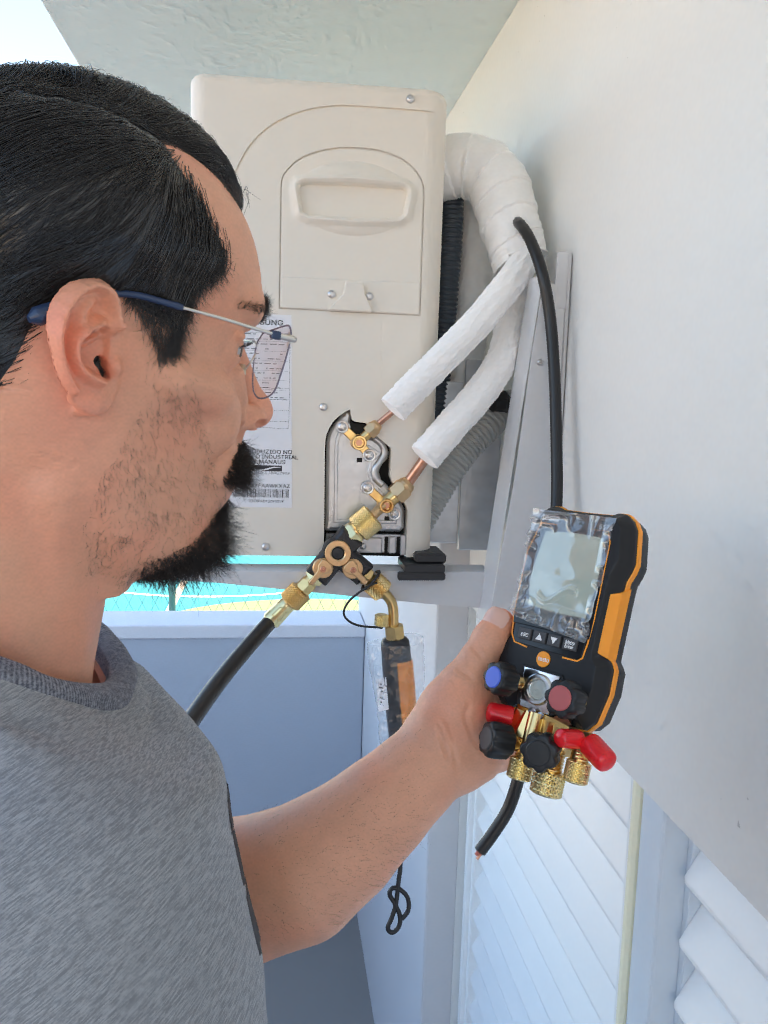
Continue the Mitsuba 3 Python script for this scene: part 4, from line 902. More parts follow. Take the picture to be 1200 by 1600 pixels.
redcap((0.0500, -0.0855, 0.002), (0.0700, -0.0945, 0.006), 0.0087)
redcap((0.0430, -0.0850, 0.005), (0.0380, -0.0865, 0.0240), 0.0068)
redcap((-0.0150, -0.0850, 0.004), (-0.0310, -0.0860, 0.0160), 0.0080)
# protective film still stuck over the display, wrinkled
def film(u, v):
    x0, x1 = -0.0395 + 0.0035 * (1 - v), 0.0330 + 0.0006 * v
    x = x0 + u * (x1 - x0)
    yb = -0.0100 - 0.0085 * u
    y = yb + v * (0.0762 - yb)
    P_ = np.stack([x * 1, y * 1, x * 0], -1)
    lo = np.clip(1 - v / 0.22, 0, 1); sd = np.clip(1 - u / 0.13, 0, 1) + np.clip((u - 0.88) / 0.12, 0, 1); tp = np.clip((v - 0.80) / 0.2, 0, 1)
    ridg = lambda s, k: 1 - np.abs(2 * meshkit.noise(np.stack([P_[..., 0] * s + k, P_[..., 1] * s * 1.3, P_[..., 0] * 0 + k], -1)) - 1)
    w = 0.0085 * lo * ridg(62, 1)**3 + 0.0036 * lo * ridg(150, 7)**3 + 0.0048 * sd * ridg(75, 4)**3 + 0.0036 * tp * ridg(90, 2)**4
    w = w + 0.0030 * np.exp(-((y - 0.012 - 0.006 * np.sin(x * 150)) / 0.0022)**2) * (np.abs(x + 0.002) < 0.017)
    w = w + 0.0009 * meshkit.noise(np.stack([x * 70, y * 70, x * 0 + 3], -1))
    return np.stack([x, y, 0.0026 + w], -1)
put(K + 'protective_film', g(grid(film, 150, 180)), 'gauge_film', smooth=True, label='wrinkled clear protective film over the display')
# ------------------------------------------------------------------ the man: head frame (f forward, y to his left, u up; millimetres), body frame (metres, origin at the neck base)
HM = np.array([[ 0.88714, -0.44538,  0.12087, -0.10666],
 [ 0.44992,  0.89299, -0.01178,  0.46472],
 [-0.10269,  0.06483,  0.9926 ,  1.66845],
 [ 0.     ,  0.     ,  0.     ,  1.     ]])
BM = np.array([[ 0.99115,  0.13213, -0.01281, -0.13734],
 [-0.12922,  0.98238,  0.13506,  0.46472],
 [ 0.03043, -0.13221,  0.99075,  1.52431],
 [ 0.     ,  0.     ,  0.     ,  1.     ]])
COLLAR_IN = [[0.0443, 0.02, -0.0328], [0.0467, 0.003, -0.0337], [0.0467, -0.015, -0.031], [0.0436, -0.04, -0.0252], [0.0387, -0.057, -0.019], [0.0324, -0.068, -0.0117], [0.0246, -0.075, -0.0064], [0.0081, -0.077, 0.0004], [-0.0231, -0.055, 0.0062], [-0.0572, -0.015, 0.0126], [-0.0827, 0.035, 0.0167], [-0.0833, 0.075, 0.0131], [-0.0656, 0.093, 0.0031], [-0.0318, 0.093, -0.0074], [-0.0035, 0.085, -0.0139], [0.0163, 0.07, -0.0196], [0.0292, 0.053, -0.0252], [0.0391, 0.035, -0.0305]]
COLLAR_OUT = [[0.0575, 0.025, -0.0375], [0.0607, 0.0, -0.0436], [0.0595, -0.017, -0.0438], [0.0568, -0.027, -0.0421], [0.0543, -0.037, -0.0387], [0.0485, -0.053, -0.0315], [0.0431, -0.068, -0.0248], [0.0372, -0.079, -0.019], [0.0311, -0.089, -0.0132], [0.0155, -0.097, -0.0047], [-0.0221, -0.07, 0.0008], [-0.0663, -0.025, 0.0087], [-0.1038, 0.045, 0.0119], [-0.1074, 0.1, 0.0109], [-0.0772, 0.117, 0.0028], [-0.0368, 0.115, -0.0036], [0.0063, 0.101, -0.0119], [0.0284, 0.08, -0.0219], [0.0423, 0.06, -0.0291], [0.0545, 0.035, -0.035]]
CHEST_EDGE = [[0.0288, 0.045, 0.0038], [0.0465, 0.045, -0.0023], [0.0592, 0.045, -0.015], [0.07, 0.045, -0.0312], [0.0773, 0.045, -0.0458], [0.0865, 0.045, -0.0658], [0.1008, 0.045, -0.0927], [0.1042, 0.045, -0.1092], [0.1069, 0.045, -0.1285], [0.1146, 0.045, -0.1496], [0.1215, 0.045, -0.17], [0.1231, 0.045, -0.1935], [0.125, 0.045, -0.2169], [0.1346, 0.045, -0.2458]]
ARM = [[-0.1482, 0.6821, 1.3515, 0.046], [-0.11, 0.6504, 1.305, 0.046], [-0.0573, 0.5999, 1.2848, 0.0465], [-0.014, 0.5579, 1.3035, 0.047], [0.0218, 0.551, 1.3181, 0.0455], [0.0525, 0.5555, 1.3374, 0.0395], [0.081, 0.5637, 1.3588, 0.0342], [0.1076, 0.5721, 1.3795, 0.0292], [0.1249, 0.5779, 1.3943, 0.0262]]
HANDP = {'wrist_a': [0.1255, 0.5786, 1.408, 0.02], 'wrist_b': [0.1367, 0.5792, 1.3854, 0.0195], 'th0': [0.1352, 0.5777, 1.4259, 0.0225], 'th1': [0.1427, 0.5802, 1.4441, 0.0168], 'th2': [0.1521, 0.5841, 1.4604, 0.0134], 'th3': [0.1619, 0.5889, 1.4756, 0.0126], 'th4': [0.17, 0.5934, 1.4866, 0.0116], 'web': [0.1586, 0.6004, 1.4286, 0.019], 'heel0': [0.1461, 0.5829, 1.3926, 0.026], 'heel1': [0.174, 0.6044, 1.3836, 0.0165], 'palm0': [0.1554, 0.5967, 1.4131, 0.0225], 'palm1': [0.179, 0.6137, 1.397, 0.018]}
ARM_VIEW = [0.1321, 0.9824, -0.1322]
CREASES = [[[0.1122, 0.5166, 1.441], [0.1165, 0.5148, 1.4319], [0.1208, 0.5128, 1.4211], [0.1231, 0.5109, 1.409]], [[0.1093, 0.5166, 1.4379], [0.1136, 0.5148, 1.4284], [0.1175, 0.5128, 1.4176]], [[0.1226, 0.5199, 1.4757], [0.1277, 0.5189, 1.4733], [0.1324, 0.5179, 1.4701]], [[0.1312, 0.521, 1.4923], [0.1359, 0.52, 1.4895], [0.1397, 0.519, 1.4862]], [[0.1317, 0.5206, 1.4902], [0.1351, 0.5199, 1.4878], [0.1385, 0.5189, 1.4841]], [[-0.0048, 0.5182, 1.3359], [0.0019, 0.518, 1.3411], [0.009, 0.5176, 1.3451]], [[0.1309, 0.5159, 1.4541], [0.1281, 0.515, 1.4448], [0.1324, 0.5128, 1.4324], [0.1384, 0.511, 1.425]]]
f32 = np.float32
def hw(mesh): # head millimetres -> world
    v = np.asarray(mesh.vertices) / 1000.0
    return trimesh.Trimesh(v @ HM[:3, :3].T + HM[:3, 3], mesh.faces, process=False)
def axis_pts(spec):
    out = []
    for a, b, s in spec: out.append(np.arange(a, b, s))
    return np.concatenate(out)
class Field:
    """a signed field on a rectilinear grid; primitives are evaluated only near themselves"""
    def __init__(self, xs, ys, zs, init=40.0):
        self.ax = [np.asarray(a, f32) for a in (xs, ys, zs)]
        self.F = np.full([len(a) for a in self.ax], init, f32)
    def block(self, lo, hi):
        sl = tuple(slice(max(0, np.searchsorted(a, l) - 1), min(len(a), np.searchsorted(a, h) + 1)) for a, l, h in zip(self.ax, lo, hi))
        P = np.stack(np.meshgrid(*[a[s] for a, s in zip(self.ax, sl)], indexing='ij'), -1)
        return sl, P
    def add(self, fn, lo, hi, k, op='add'):
        sl, P = self.block(lo, hi)
        if 0 in P.shape: return
        d = fn(P).astype(f32)
        self.F[sl] = smin(self.F[sl], d, k) if op == 'add' else smax(self.F[sl], -d, k)
    def cap(self, a, b, ra, rb, k, op='add', m=None):
        a, b = V(a, float), V(b, float); r = max(ra, rb) + (m if m is not None else 2.2 * k)
        self.add(lambda P: capsule(P, a.astype(f32), b.astype(f32), ra, rb), np.minimum(a, b) - r, np.maximum(a, b) + r, k, op)
    def ell(self, c, r, k, op='add', M=None, m=None):
        e = max(r) + (m if m is not None else 2.2 * k); c = V(c, float)
        self.add(lambda P: ellipsoid(P, c, r, M), c - e, c + e, k, op)
    def mesh(self): return surface_nets(self.F, *[a.astype(float) for a in self.ax])

HU = [-120, -112, -105, -95, -85, -75, -65, -55, -45, -35, -25, -15, -5, 5, 15, 25, 35, 45, 55, 70, 85, 100, 110, 117, 123]
HFF = [40, 63, 78, 87, 88, 87.0, 87, 87.5, 87.5, 87, 86, 85, 83.5, 83, 84, 88, 92.0, 94.0, 92.5, 88.0, 80.5, 67.5, 53, 37, 14]
HWD = [18, 28, 37, 45, 50.5, 54.5, 58, 60.5, 62.5, 64.5, 66.5, 68.5, 69.5, 70, 70.5, 71.5, 73, 74.5, 76, 76.5, 73, 63, 50, 36, 14]
HFB = [28, 22, 14, 4, -5, -12, -18, -28, -45, -60, -72, -80, -86, -90, -93, -95, -96, -96, -95, -92, -85, -72, -57, -42, -16]
HFC = [34, 34, 32, 28, 22, 15, 9, 5, 2, 0, -2, -3, -4, -5, -7, -9, -11, -12, -12, -12, -12, -12, -12, -12, -10]
HN = [2.0, 2.0, 1.95, 1.9, 1.85, 1.85, 1.85, 1.85, 1.85, 1.9, 1.95, 2.0, 2.05, 2.1, 2.2, 2.3, 2.4, 2.45, 2.5, 2.4, 2.3, 2.2, 2.1, 2, 2]
def headloft(P, grow=0.0):
    u = P[0, 0, :, 2] if P.ndim == 4 else P[..., 2]
    def ev(t):
        from scipy.interpolate import PchipInterpolator
        return PchipInterpolator(HU, t, extrapolate=True)(np.clip(u, -120, 123)).astype(f32)
    ff, wd, fb, fc, n = ev(HFF) + grow, ev(HWD) + grow, ev(HFB) - grow, ev(HFC), ev(HN)
    f, y = P[..., 0], np.abs(P[..., 1])
    t = np.where(f > fc, (f - fc) / (ff - fc), (fc - f) / (fc - fb))
    nn = np.where(f > fc, n, 2.2).astype(f32)
    r = (np.maximum(t, 1e-4)**nn + np.maximum(y / wd, 1e-4)**nn)**(1 / nn)
    d = (r - 1) * np.minimum(wd, np.where(f > fc, ff - fc, fc - fb)) * 0.92
    over = np.maximum(P[..., 2] - 123 - grow, -120 - P[..., 2])
    return np.maximum(d, over)
fx = axis_pts([(-106, -46, 2.0), (-46, 16, 0.95), (16, 62, 1.5), (62, 132, 1.0)])
fy = axis_pts([(-99, -60, 0.95), (-60, -34, 1.5), (-34, 20, 1.15), (20, 92, 2.4)])
fu = axis_pts([(-214, -112, 2.2), (-112, -42, 1.4), (-42, 42, 0.95), (42, 132, 2.0)])
H = Field(fx, fy, fu)
H.add(headloft, (-110, -99, -122), (132, 92, 130), 2.0)
# neck, with the tendon from behind the ear to the breastbone
H.add(lambda P: smin(capsule(P * V([1, 1.0, 1], f32), V([-36, 0, -50], f32), V([-45, 0, -230], f32), 55, 62), capsule(P, V([-8, 0, -95], f32), V([-24, 0, -230], f32), 40, 44), 20), (-110, -99, -215), (70, 92, -20), 22)
for s in (-1, 1):
    H.cap((-14, 52 * s, -66), (14, 16 * s, -200), 6, 7, 14)
    H.cap((92, 6 * s, 39), (76, 46 * s, 41), 8.5, 7.5, 8)          # brow
    H.cap((64, 50 * s, -8), (34, 64 * s, -4), 8, 7, 14)            # cheekbone
    H.ell((72, 31 * s, -22), (12, 15, 17), 14)                      # cheek
    H.ell((95, 31 * s, 17), (18, 20, 11), 9, 'sub')               # eye socket
    H.cap((84, 16 * s, 2), (91, 15 * s, -20), 8, 8, 8)             # side of the nose
H.cap((86.5, 0, 20), (105, 0, -9), 8.2, 8.4, 7)
H.ell((109.0, 0, -15.5), (11.2, 10.5, 10.6), 6)
for s in (-1, 1):
    H.ell((101.5, 12.5 * s, -19.5), (9.5, 6.2, 7.6), 4)
    H.ell((100.0, 18.8 * s, -19), (8, 2.0, 7), 3, 'sub')           # crease round the wing
    H.cap((84, 22 * s, -26), (76, 31 * s, -48), 3.0, 3.0, 9, 'sub')  # fold from nose to mouth
    H.ell((108.8, 7.4 * s, -24.0), (6.5, 4.6, 4.6), 1.4, 'sub')     # nostril
    H.ell((108.0, 12.0 * s, -22.4), (6.0, 7.0, 3.2), 1.2, 'sub')
H.cap((100, 0, -25), (96, 0, -40), 5, 5, 5)
H.ell((80, 0, -52), (19.5, 30, 27), 10)
H.cap((91, 0, -55), (83, 19, -60), 7.2, 4.5, 4); H.cap((91, 0, -55), (83, -19, -60), 7.2, 4.5, 4)
H.cap((90, 0, -67), (83, 17, -64), 7.0, 4.5, 4); H.cap((90, 0, -67), (83, -17, -64), 7.0, 4.5, 4)
H.add(lambda P: capsule(P, V([99, 0, -61.3], f32), V([84, -24, -61.5], f32), 1.4, 1.0), (78, -30, -70), (104, 2, -55), 1.5, 'sub')
H.ell((80, 0, -97), (16, 18, 13), 12)
# eyelids: a shell over the eyeball with a slit
for s in (-1, 1):
    H.add(lambda P, s=s: np.maximum(ellipsoid(P, V([67.0, 32 * s, 17], f32), V([14.0, 14.6, 14.0], f32)), -(ellipsoid(P, V([78, 33.0 * s, 16.4], f32), V([15, 11.8, 3.6], f32)))), (46, 32 * s - 20, -2), (84, 32 * s + 20, 36), 3.0)
    H.ell((78.0, 33.0 * s, 16.2), (15, 11.6, 3.6), 0.8, 'sub')
    H.add(lambda P, s=s: capsule(P, V([80, 14 * s, 25], f32), V([73, 47 * s, 24], f32), 2.4, 2.4), (66, 10 if s > 0 else -52, 16), (90, 52 if s > 0 else -10, 34), 3)

# the ear, modelled as relief over its own plane
ETH = math.radians(22)
E0 = V([-12, -81, 4.0]); E1 = V([math.cos(ETH), math.sin(ETH), 0]); E2 = V([0, 0, 1.0]); E3 = V([math.sin(ETH), -math.cos(ETH), 0])
EAR_OUT = [(14.5, 18.0), (12.8, 25.2), (9.3, 29.2), (4.5, 31.3), (-1.1, 31.2), (-7.4, 29.0), (-12.3, 25.8), (-16.3, 20.5), (-18.8, 14.8), (-19.7, 8.0), (-19.4, 2.7), (-18.1, -2.1), (-15.4, -9.4), (-12.1, -15.4), (-7.8, -20.1), (-2.9, -25.3), (2.6, -28.7), (6.7, -30.0), (11.8, -28.9), (16.1, -25.7), (19.0, -20.5), (21.0, -14.0), (22.0, -6.6), (21.0, 5.4), (18.0, 12.4)]
HELIX = [(13.6, 12.5), (13.0, 17), (11.0, 22.5), (8.2, 26.3), (4, 28.2), (-1, 28.0), (-6, 25.7), (-10.6, 21.2), (-13.9, 15.2), (-15.8, 9), (-16.3, 3), (-15.0, -3), (-12.4, -9.5), (-9.2, -14.5), (-5.5, -18.5)]
CRUS = [(13.6, 12.5), (11.0, 9.5), (7.0, 6.2), (2.8, 3.4), (-0.4, 1.6)]
ANTI = [(6.9, 13.0), (3.5, 11.0), (-0.8, 9.0), (-4.8, 6.4), (-6.6, 2.6), (-6.8, -2), (-5.6, -6.4), (-2.4, -9.8), (2.5, -12.0), (6.9, -13.6)]
ANTI2 = [(-4.8, 6.4), (-4.6, 12.0), (-3.0, 17.0), (0.3, 20.3)]
CONCHA = [(-3.4, 6.6), (0.5, 8.2), (4.5, 9.8), (8.5, 11.5), (11.5, 8.0), (12.6, 2.0), (12.4, -3.0), (14.0, -8.0), (14.6, -12.0), (11.0, -11.5), (7.0, -10.0), (2.0, -8.6), (-1.6, -6.6), (-3.9, -2.4), (-4.6, 2.0)]
def seg_dist(a, b, pts, closed=False):
    p = V(pts, float); q = np.roll(p, -1, 0) if closed else p[1:]; p = p if closed else p[:-1]
    best = np.full(a.shape, 1e9, f32)
    for (x0, y0), (x1, y1) in zip(p, q):
        dx, dy = x1 - x0, y1 - y0
        t = np.clip(((a - x0) * dx + (b - y0) * dy) / (dx * dx + dy * dy), 0, 1)
        best = np.minimum(best, (a - x0 - t * dx)**2 + (b - y0 - t * dy)**2)
    return np.sqrt(best)
def in_poly(a, b, pts):
    p = V(pts, float); inside = np.zeros(a.shape, bool)
    for (x0, y0), (x1, y1) in zip(p, np.roll(p, -1, 0)):
        if y0 == y1: continue
        inside ^= ((b < y0) != (b < y1)) & (a < x0 + (b - y0) * (x1 - x0) / (y1 - y0))
    return inside
def sm01(a, b, x):
    t = np.clip((x - a) / (b - a), 0, 1); return t * t * (3 - 2 * t)
EAR_S = [tuple(q) for q in spline(EAR_OUT + [EAR_OUT[0]], 100)[:-1]]
CON_S = [tuple(q) for q in spline(CONCHA + [CONCHA[0]], 60)[:-1]]
def ear(P):
    q = P - E0.astype(f32); a, b, c = q @ E1.astype(f32), q @ E2.astype(f32), q @ E3.astype(f32)
    d_o = seg_dist(a, b, EAR_S, True); d_o = np.where(in_poly(a, b, EAR_S), -d_o, d_o)
    dc = seg_dist(a, b, CON_S, True); dc = np.where(in_poly(a, b, CON_S), -dc, dc)
    g = lambda d, s: np.exp(-(d / s)**2)
    h = -3.6 + 6.6 * g(seg_dist(a, b, HELIX), 2.6) + 3.0 * g(seg_dist(a, b, CRUS), 2.2) * sm01(-2, 6, a) + 5.8 * g(seg_dist(a, b, ANTI), 2.4) + 3.0 * g(seg_dist(a, b, ANTI2), 2.6)
    h = h - 4.6 * g(np.hypot(a - 4.8, b - 17.0), 4.6) - 2.0 * g(seg_dist(a, b, [(-10.5, 14), (-12, 3), (-10, -5), (-6, -11)]), 2.2)
    h = h - 9.5 * sm01(1.2, -3.2, dc) * (1 - 0.5 * g(seg_dist(a, b, CRUS), 2.4))
    h = h + 4.4 * np.exp(-((a - 16.6) / 2.8)**2 - ((b + 6.0) / 5.2)**2) + 2.6 * g(np.hypot(a - 8.4, b + 13.4), 3.2) + 3.0 * np.exp(-((a - 8.5) / 8)**2 - ((b + 23) / 6.5)**2)
    h = h - 0.0 * a
    back = h - 4.8 - 20 * sm01(0, 12, a) - 10 * sm01(1.0, -3, dc)
    return smax(smax(d_o + 0.3, c - h, 2.6), back - c, 2.0)
H.add(ear, (-46, -99, -42), (20, -60, 42), 2.6)
cA = E0 + E1 * 10.5 + E2 * -4.5 + E3 * -5; cB = E0 + E1 * 15 + E2 * -3 + E3 * -22
H.cap(cA, cB, 2.4, 2.0, 1.2, 'sub')
for q_ in range(4): H.cap(cA + E1 * 1.1 * q_ + E2 * -1.9 * q_, cA + E1 * (1.1 * q_ + 3) + E2 * -1.9 * q_ - E3 * 8, 2.0 - 0.2 * q_, 1.5, 1.2, 'sub')
def relax(m, it=6, lam=0.5, mu=-0.53):
    """Taubin smoothing"""
    from scipy.sparse import coo_matrix, diags
    e = np.vstack([m.faces[:, [0, 1]], m.faces[:, [1, 2]], m.faces[:, [2, 0]]]); e = np.vstack([e, e[:, ::-1]])
    n = len(m.vertices); L = coo_matrix((np.ones(len(e)), (e[:, 0], e[:, 1])), shape=(n, n)).tocsr(); L.data[:] = 1
    L = diags(1 / np.maximum(np.asarray(L.sum(1)).ravel(), 1)) @ L
    v = np.asarray(m.vertices).copy()
    for _ in range(it):
        for k in (lam, mu): v = v + k * (L @ v - v)
    return trimesh.Trimesh(v, m.faces, process=False)
head = relax(H.mesh(), 12)
head_body = hw(head)
# torso (under the shirt) and the left arm with its hand
def bw(v): return np.asarray(v, float) @ BM[:3, :3].T + BM[:3, 3]
TL = [  # height, half depth, half breadth of the chest section
    (-0.010, 0.064, 0.108), (-0.026, 0.072, 0.120), (-0.045, 0.080, 0.130), (-0.075, 0.104, 0.165), (-0.110, 0.117, 0.184), (-0.150, 0.125, 0.193), (-0.200, 0.131, 0.199), (-0.260, 0.138, 0.203), (-0.36, 0.146, 0.207), (-0.50, 0.15, 0.21)]
BETA = math.radians(24)
EDGE = V([(-0.010, 0.0763), (-0.026, 0.0876), (-0.045, 0.0972), (-0.075, 0.1154), (-0.110, 0.1236), (-0.150, 0.1320), (-0.200, 0.1390), (-0.260, 0.1490), (-0.360, 0.1647), (-0.500, 0.1681)])
def edge_x(z): return float(np.interp(-z, -EDGE[:, 0], EDGE[:, 1]))
TH = np.linspace(-np.pi, np.pi, 181)[:-1]
def polar(poly):
    """radius of a closed star-shaped curve at the angles TH"""
    a = np.arctan2(poly[:, 1], poly[:, 0]); r = np.hypot(poly[:, 0], poly[:, 1]); o = np.argsort(a)
    return np.interp(TH, np.r_[a[o] - 2 * np.pi, a[o], a[o] + 2 * np.pi], np.r_[r[o], r[o], r[o]])
def polar3(pts):
    p = spline(np.vstack([pts, pts[:1]]), 240)[:-1]
    a = np.arctan2(p[:, 1], p[:, 0]); o = np.argsort(a)
    f = lambda q: np.interp(TH, np.r_[a[o] - 2 * np.pi, a[o], a[o] + 2 * np.pi], np.r_[q[o], q[o], q[o]])
    return f(np.hypot(p[:, 0], p[:, 1])), f(p[:, 2])
def section(z, a, b, shrink=0.0):
    t = np.linspace(0, 2 * np.pi, 361)[:-1]; n = 2.25
    x0, y0 = (a - shrink) * np.sign(np.cos(t)) * np.abs(np.cos(t))**(2 / n), (b - shrink) * np.sign(np.sin(t)) * np.abs(np.sin(t))**(2 / n)
    x, y = x0 * math.cos(BETA) - y0 * math.sin(BETA), x0 * math.sin(BETA) + y0 * math.cos(BETA)
    return polar(np.stack([x + edge_x(z) - shrink - x.max(), y + 0.012], 1))
rin, zin = polar3(V(COLLAR_IN)); rout, zout = polar3(V(COLLAR_OUT))
def shirt_profile(shrink=0.0):
    R_, Z_ = [rout], [zout]
    secs_ = [(z, section(z, a, b, shrink)) for z, a, b in TL]
    for z, r in secs_:
        zz = np.minimum(z, zout - 0.012 - (0.0 - z) * 0.25)
        R_.append(np.maximum(r, rout + 0.006)); Z_.append(zz)
    R_, Z_ = np.array(R_), np.array(Z_)
    return R_, Z_
R_, Z_ = shirt_profile()
rows = spline(np.stack([R_, Z_], -1).reshape(len(R_), -1), 90).reshape(90, len(TH), 2)
def ring_mesh(rows_r, rows_z, disp=None):
    k, n = rows_r.shape
    v = np.stack([rows_r * np.cos(TH), rows_r * np.sin(TH), rows_z], -1)
    if disp is not None: v = disp(v)
    v = v.reshape(-1, 3)
    i, j = np.meshgrid(np.arange(k - 1), np.arange(n), indexing='ij')
    q = np.stack([i * n + j, (i + 1) * n + j, (i + 1) * n + (j + 1) % n, i * n + (j + 1) % n], -1).reshape(-1, 4)
    return trimesh.Trimesh(bw(v), np.vstack([q[:, [0, 1, 2]], q[:, [0, 2, 3]]]), process=False)
def folds(v):
    x, y, z = v[..., 0], v[..., 1], v[..., 2]
    r = np.hypot(x, y)[..., None]
    w = sm01(0.0, 0.05, -z - 0.03)
    n1 = meshkit.fbm(np.stack([x * 9 + z * 7, y * 9, z * 8 - x * 4], -1), 3, 11) - 0.5
    n2 = meshkit.noise(np.stack([(x * 0.6 + z) * 30, y * 14, (z - x) * 9], -1), 5) - 0.5
    d = (0.010 * n1 + 0.0030 * n2) * w
    out = v.copy(); out[..., :2] += v[..., :2] / r * d[..., None]
    return out
skin_rows = rows[6:].copy(); skin_rows[..., 0] -= 0.006
torso_skin = ring_mesh(np.vstack([np.minimum(rin, rout) [None] * 0.9, skin_rows[..., 0]]), np.vstack([zin[None] - 0.012, skin_rows[..., 1]]))
# arm
XS = axis_pts([(-0.19, 0.085, 0.0024), (0.085, 0.30, 0.0014)]); YS = np.arange(0.48, 0.74, 0.0016); ZS = np.arange(1.24, 1.535, 0.0016)
A_ = Field(XS, YS, ZS, 1.0)
arm = V(ARM)
arm[3:, 1] += np.linspace(0.02, 0.036, len(arm) - 3) * 0 + 0.0
arm[3:7, 3] *= 0.965
for p, q in zip(arm[:-1], arm[1:]): A_.cap(p[:3], q[:3], p[3], q[3], 0.014)
h_ = {k: (V(v[:3]), v[3]) for k, v in HANDP.items()}
def lk(a, b, k=0.010, ra=None, rb=None): A_.cap(h_[a][0], h_[b][0], ra or h_[a][1], rb or h_[b][1], k)
A_.cap(arm[-1][:3], h_['wrist_a'][0], 0.0265, h_['wrist_a'][1], 0.012); A_.cap(arm[-1][:3], h_['wrist_b'][0], 0.0265, h_['wrist_b'][1], 0.012)
lk('wrist_a', 'th0', 0.012); lk('wrist_b', 'heel0', 0.012); lk('heel0', 'heel1', 0.012); lk('wrist_a', 'palm0', 0.014); lk('palm0', 'palm1', 0.012); lk('th0', 'web', 0.012)
lk('th0', 'th1', 0.010); lk('th1', 'th2', 0.007); lk('th2', 'th3', 0.005); lk('th3', 'th4', 0.005); lk('web', 'palm1', 0.012)
gl = lambda x, y, z: (MG @ V([x, y, z, 1.0]))[:3]
for i, (y, L) in enumerate(((-0.006, .78), (-0.031, .84), (-0.056, .80), (-0.082, .72))):
    k0, k1, k2, k3 = gl(-0.050, y, -0.050), gl(-0.050 + 0.044 * L, y - 0.004, -0.0605), gl(-0.050 + 0.072 * L, y - 0.006, -0.057), gl(-0.050 + 0.092 * L, y - 0.006, -0.0515)
    src = h_['web'][0] if i == 0 else h_['palm1'][0] if i < 3 else h_['heel1'][0]
    A_.cap(src, k0, 0.0165, 0.0115, 0.012)
    A_.cap(k0, k1, 0.0105, 0.0092, 0.003); A_.cap(k1, k2, 0.0092, 0.0082, 0.002); A_.cap(k2, k3, 0.0082, 0.0070, 0.002)
# creases of the wrist, the thumb and the crook of the elbow, pressed into the skin where it faces the reader of the gauge
from scipy.ndimage import map_coordinates
AV = V(ARM_VIEW)
def arm_val(q):
    return map_coordinates(A_.F, [np.interp(q[:, i], a, np.arange(len(a))) for i, a in enumerate(A_.ax)], order=1, mode='nearest')
def arm_surface(q, d):
    """first point of the arm met from q along d"""
    q = V(q, float); t = np.linspace(0, 0.16, 320)
    v = arm_val(q[None] + t[:, None] * d[None]); i = np.argmax(v < 0)
    return q + d * t[i] if v[i] < 0 else None
for n_c, line_ in enumerate(CREASES):
    if n_c in (3, 5): continue
    sp = [arm_surface(q, unit(V(q) - CAM)) for q in spline(line_, 12)]
    sp = [q for q in sp if q is not None]
    rr = 0.0016 if n_c == 5 else 0.0009
    for q0, q1 in zip(sp[:-1], sp[1:]):
        if np.linalg.norm(q1 - q0) < 0.02: A_.cap(q0 - AV * rr * 0.5, q1 - AV * rr * 0.5, rr, rr, rr * 2.2, 'sub')
arm_mesh = relax(A_.mesh(), 5)
body = cat(head_body, torso_skin, arm_mesh)

def _skin(p, n, uv):
    base = mi.Color3f(0.66, 0.325, 0.205)
    big = fbm(p.x * 38, p.y * 38, p.z * 38, 3) - 0.5
    c = base * (1 + 0.22 * big) + mi.Color3f(0.035, -0.012, -0.010) * smoothstep(0.45, 0.75, noise(p.x * 30 + 5, p.y * 30, p.z * 30))
    for q, r, amt in SKIN_RED:
        d2 = dr.square(p.x - float(q[0])) + dr.square(p.y - float(q[1])) + dr.square(p.z - float(q[2]))
        c = c + mi.Color3f(0.09, -0.020, -0.012) * amt * dr.exp(-d2 / float(r * r))
    fine = noise(p.x * 900, p.y * 900, p.z * 900)
    c = c * (0.94 + 0.12 * fine)
    mole = smoothstep(0.982, 0.988, noise(p.x * 170 + 31, p.y * 160 + 7, p.z * 160))
    return mix(c, mi.Color3f(0.22, 0.10, 0.07), 0.5 * mole)
hp_ = lambda f, y, u: (HM @ V([f / 1000, y / 1000, u / 1000, 1.0]))[:3]
SKIN_RED = [(hp_(-24, -88, 12), 0.020, 1.0), (hp_(-14, -84, -22), 0.018, 1.0), (hp_(110, -4, -16), 0.016, 0.5), (h_['th4'][0], 0.016, 0.5), (hp_(-20, -70, -45), 0.035, 0.45)]
def _skin_h(p, n, uv):
    return 0.00026 * noise(p.x * 1300, p.y * 1300, p.z * 1300) + 0.00030 * noise(p.x * 420, p.y * 420, p.z * 420)
mat('skin', proc(_skin), 0.42, spec=0.5, bump=_skin_h, eps=3e-4)
thing('person', 'man with dark hair and goatee in grey T-shirt, holding up a gauge', 'person')
PS = 'person__'
put(PS + 'body', body, 'skin', smooth=True)

# shirt
def _heather(p, n, uv):
    q = p - mi.Point3f(*[float(t) for t in BM[:3, 3]])
    ax = [mi.Vector3f(*[float(t) for t in BM[:3, i]]) for i in range(3)]
    x, y, z = dr.dot(q, ax[0]), dr.dot(q, ax[1]), dr.dot(q, ax[2])
    s, t = x * 0.84 + z * 0.54, z * 0.84 - x * 0.54
    st = noise(s * 330 + 1.2 * noise(t * 60, s * 20, y * 10), t * 2600, y * 150)
    st2 = noise(s * 600 + 3, t * 3000, y * 300)
    f = 0.5 * st + 0.32 * st2 + 0.18 * noise(x * 1500, y * 1500, z * 1500)
    c = mix(mi.Color3f(0.195, 0.203, 0.218), mi.Color3f(0.340, 0.352, 0.368), smoothstep(0.25, 0.80, f))
    w = noise(x * 22 + 3, z * 30, 4.0)
    d = dr.square((x - 0.012) / 0.017) + dr.square((z + 0.232) / 0.036)
    stain = smoothstep(1.35, 1.0, d + 0.7 * (w - 0.5))
    return c * (1 - 0.24 * stain)
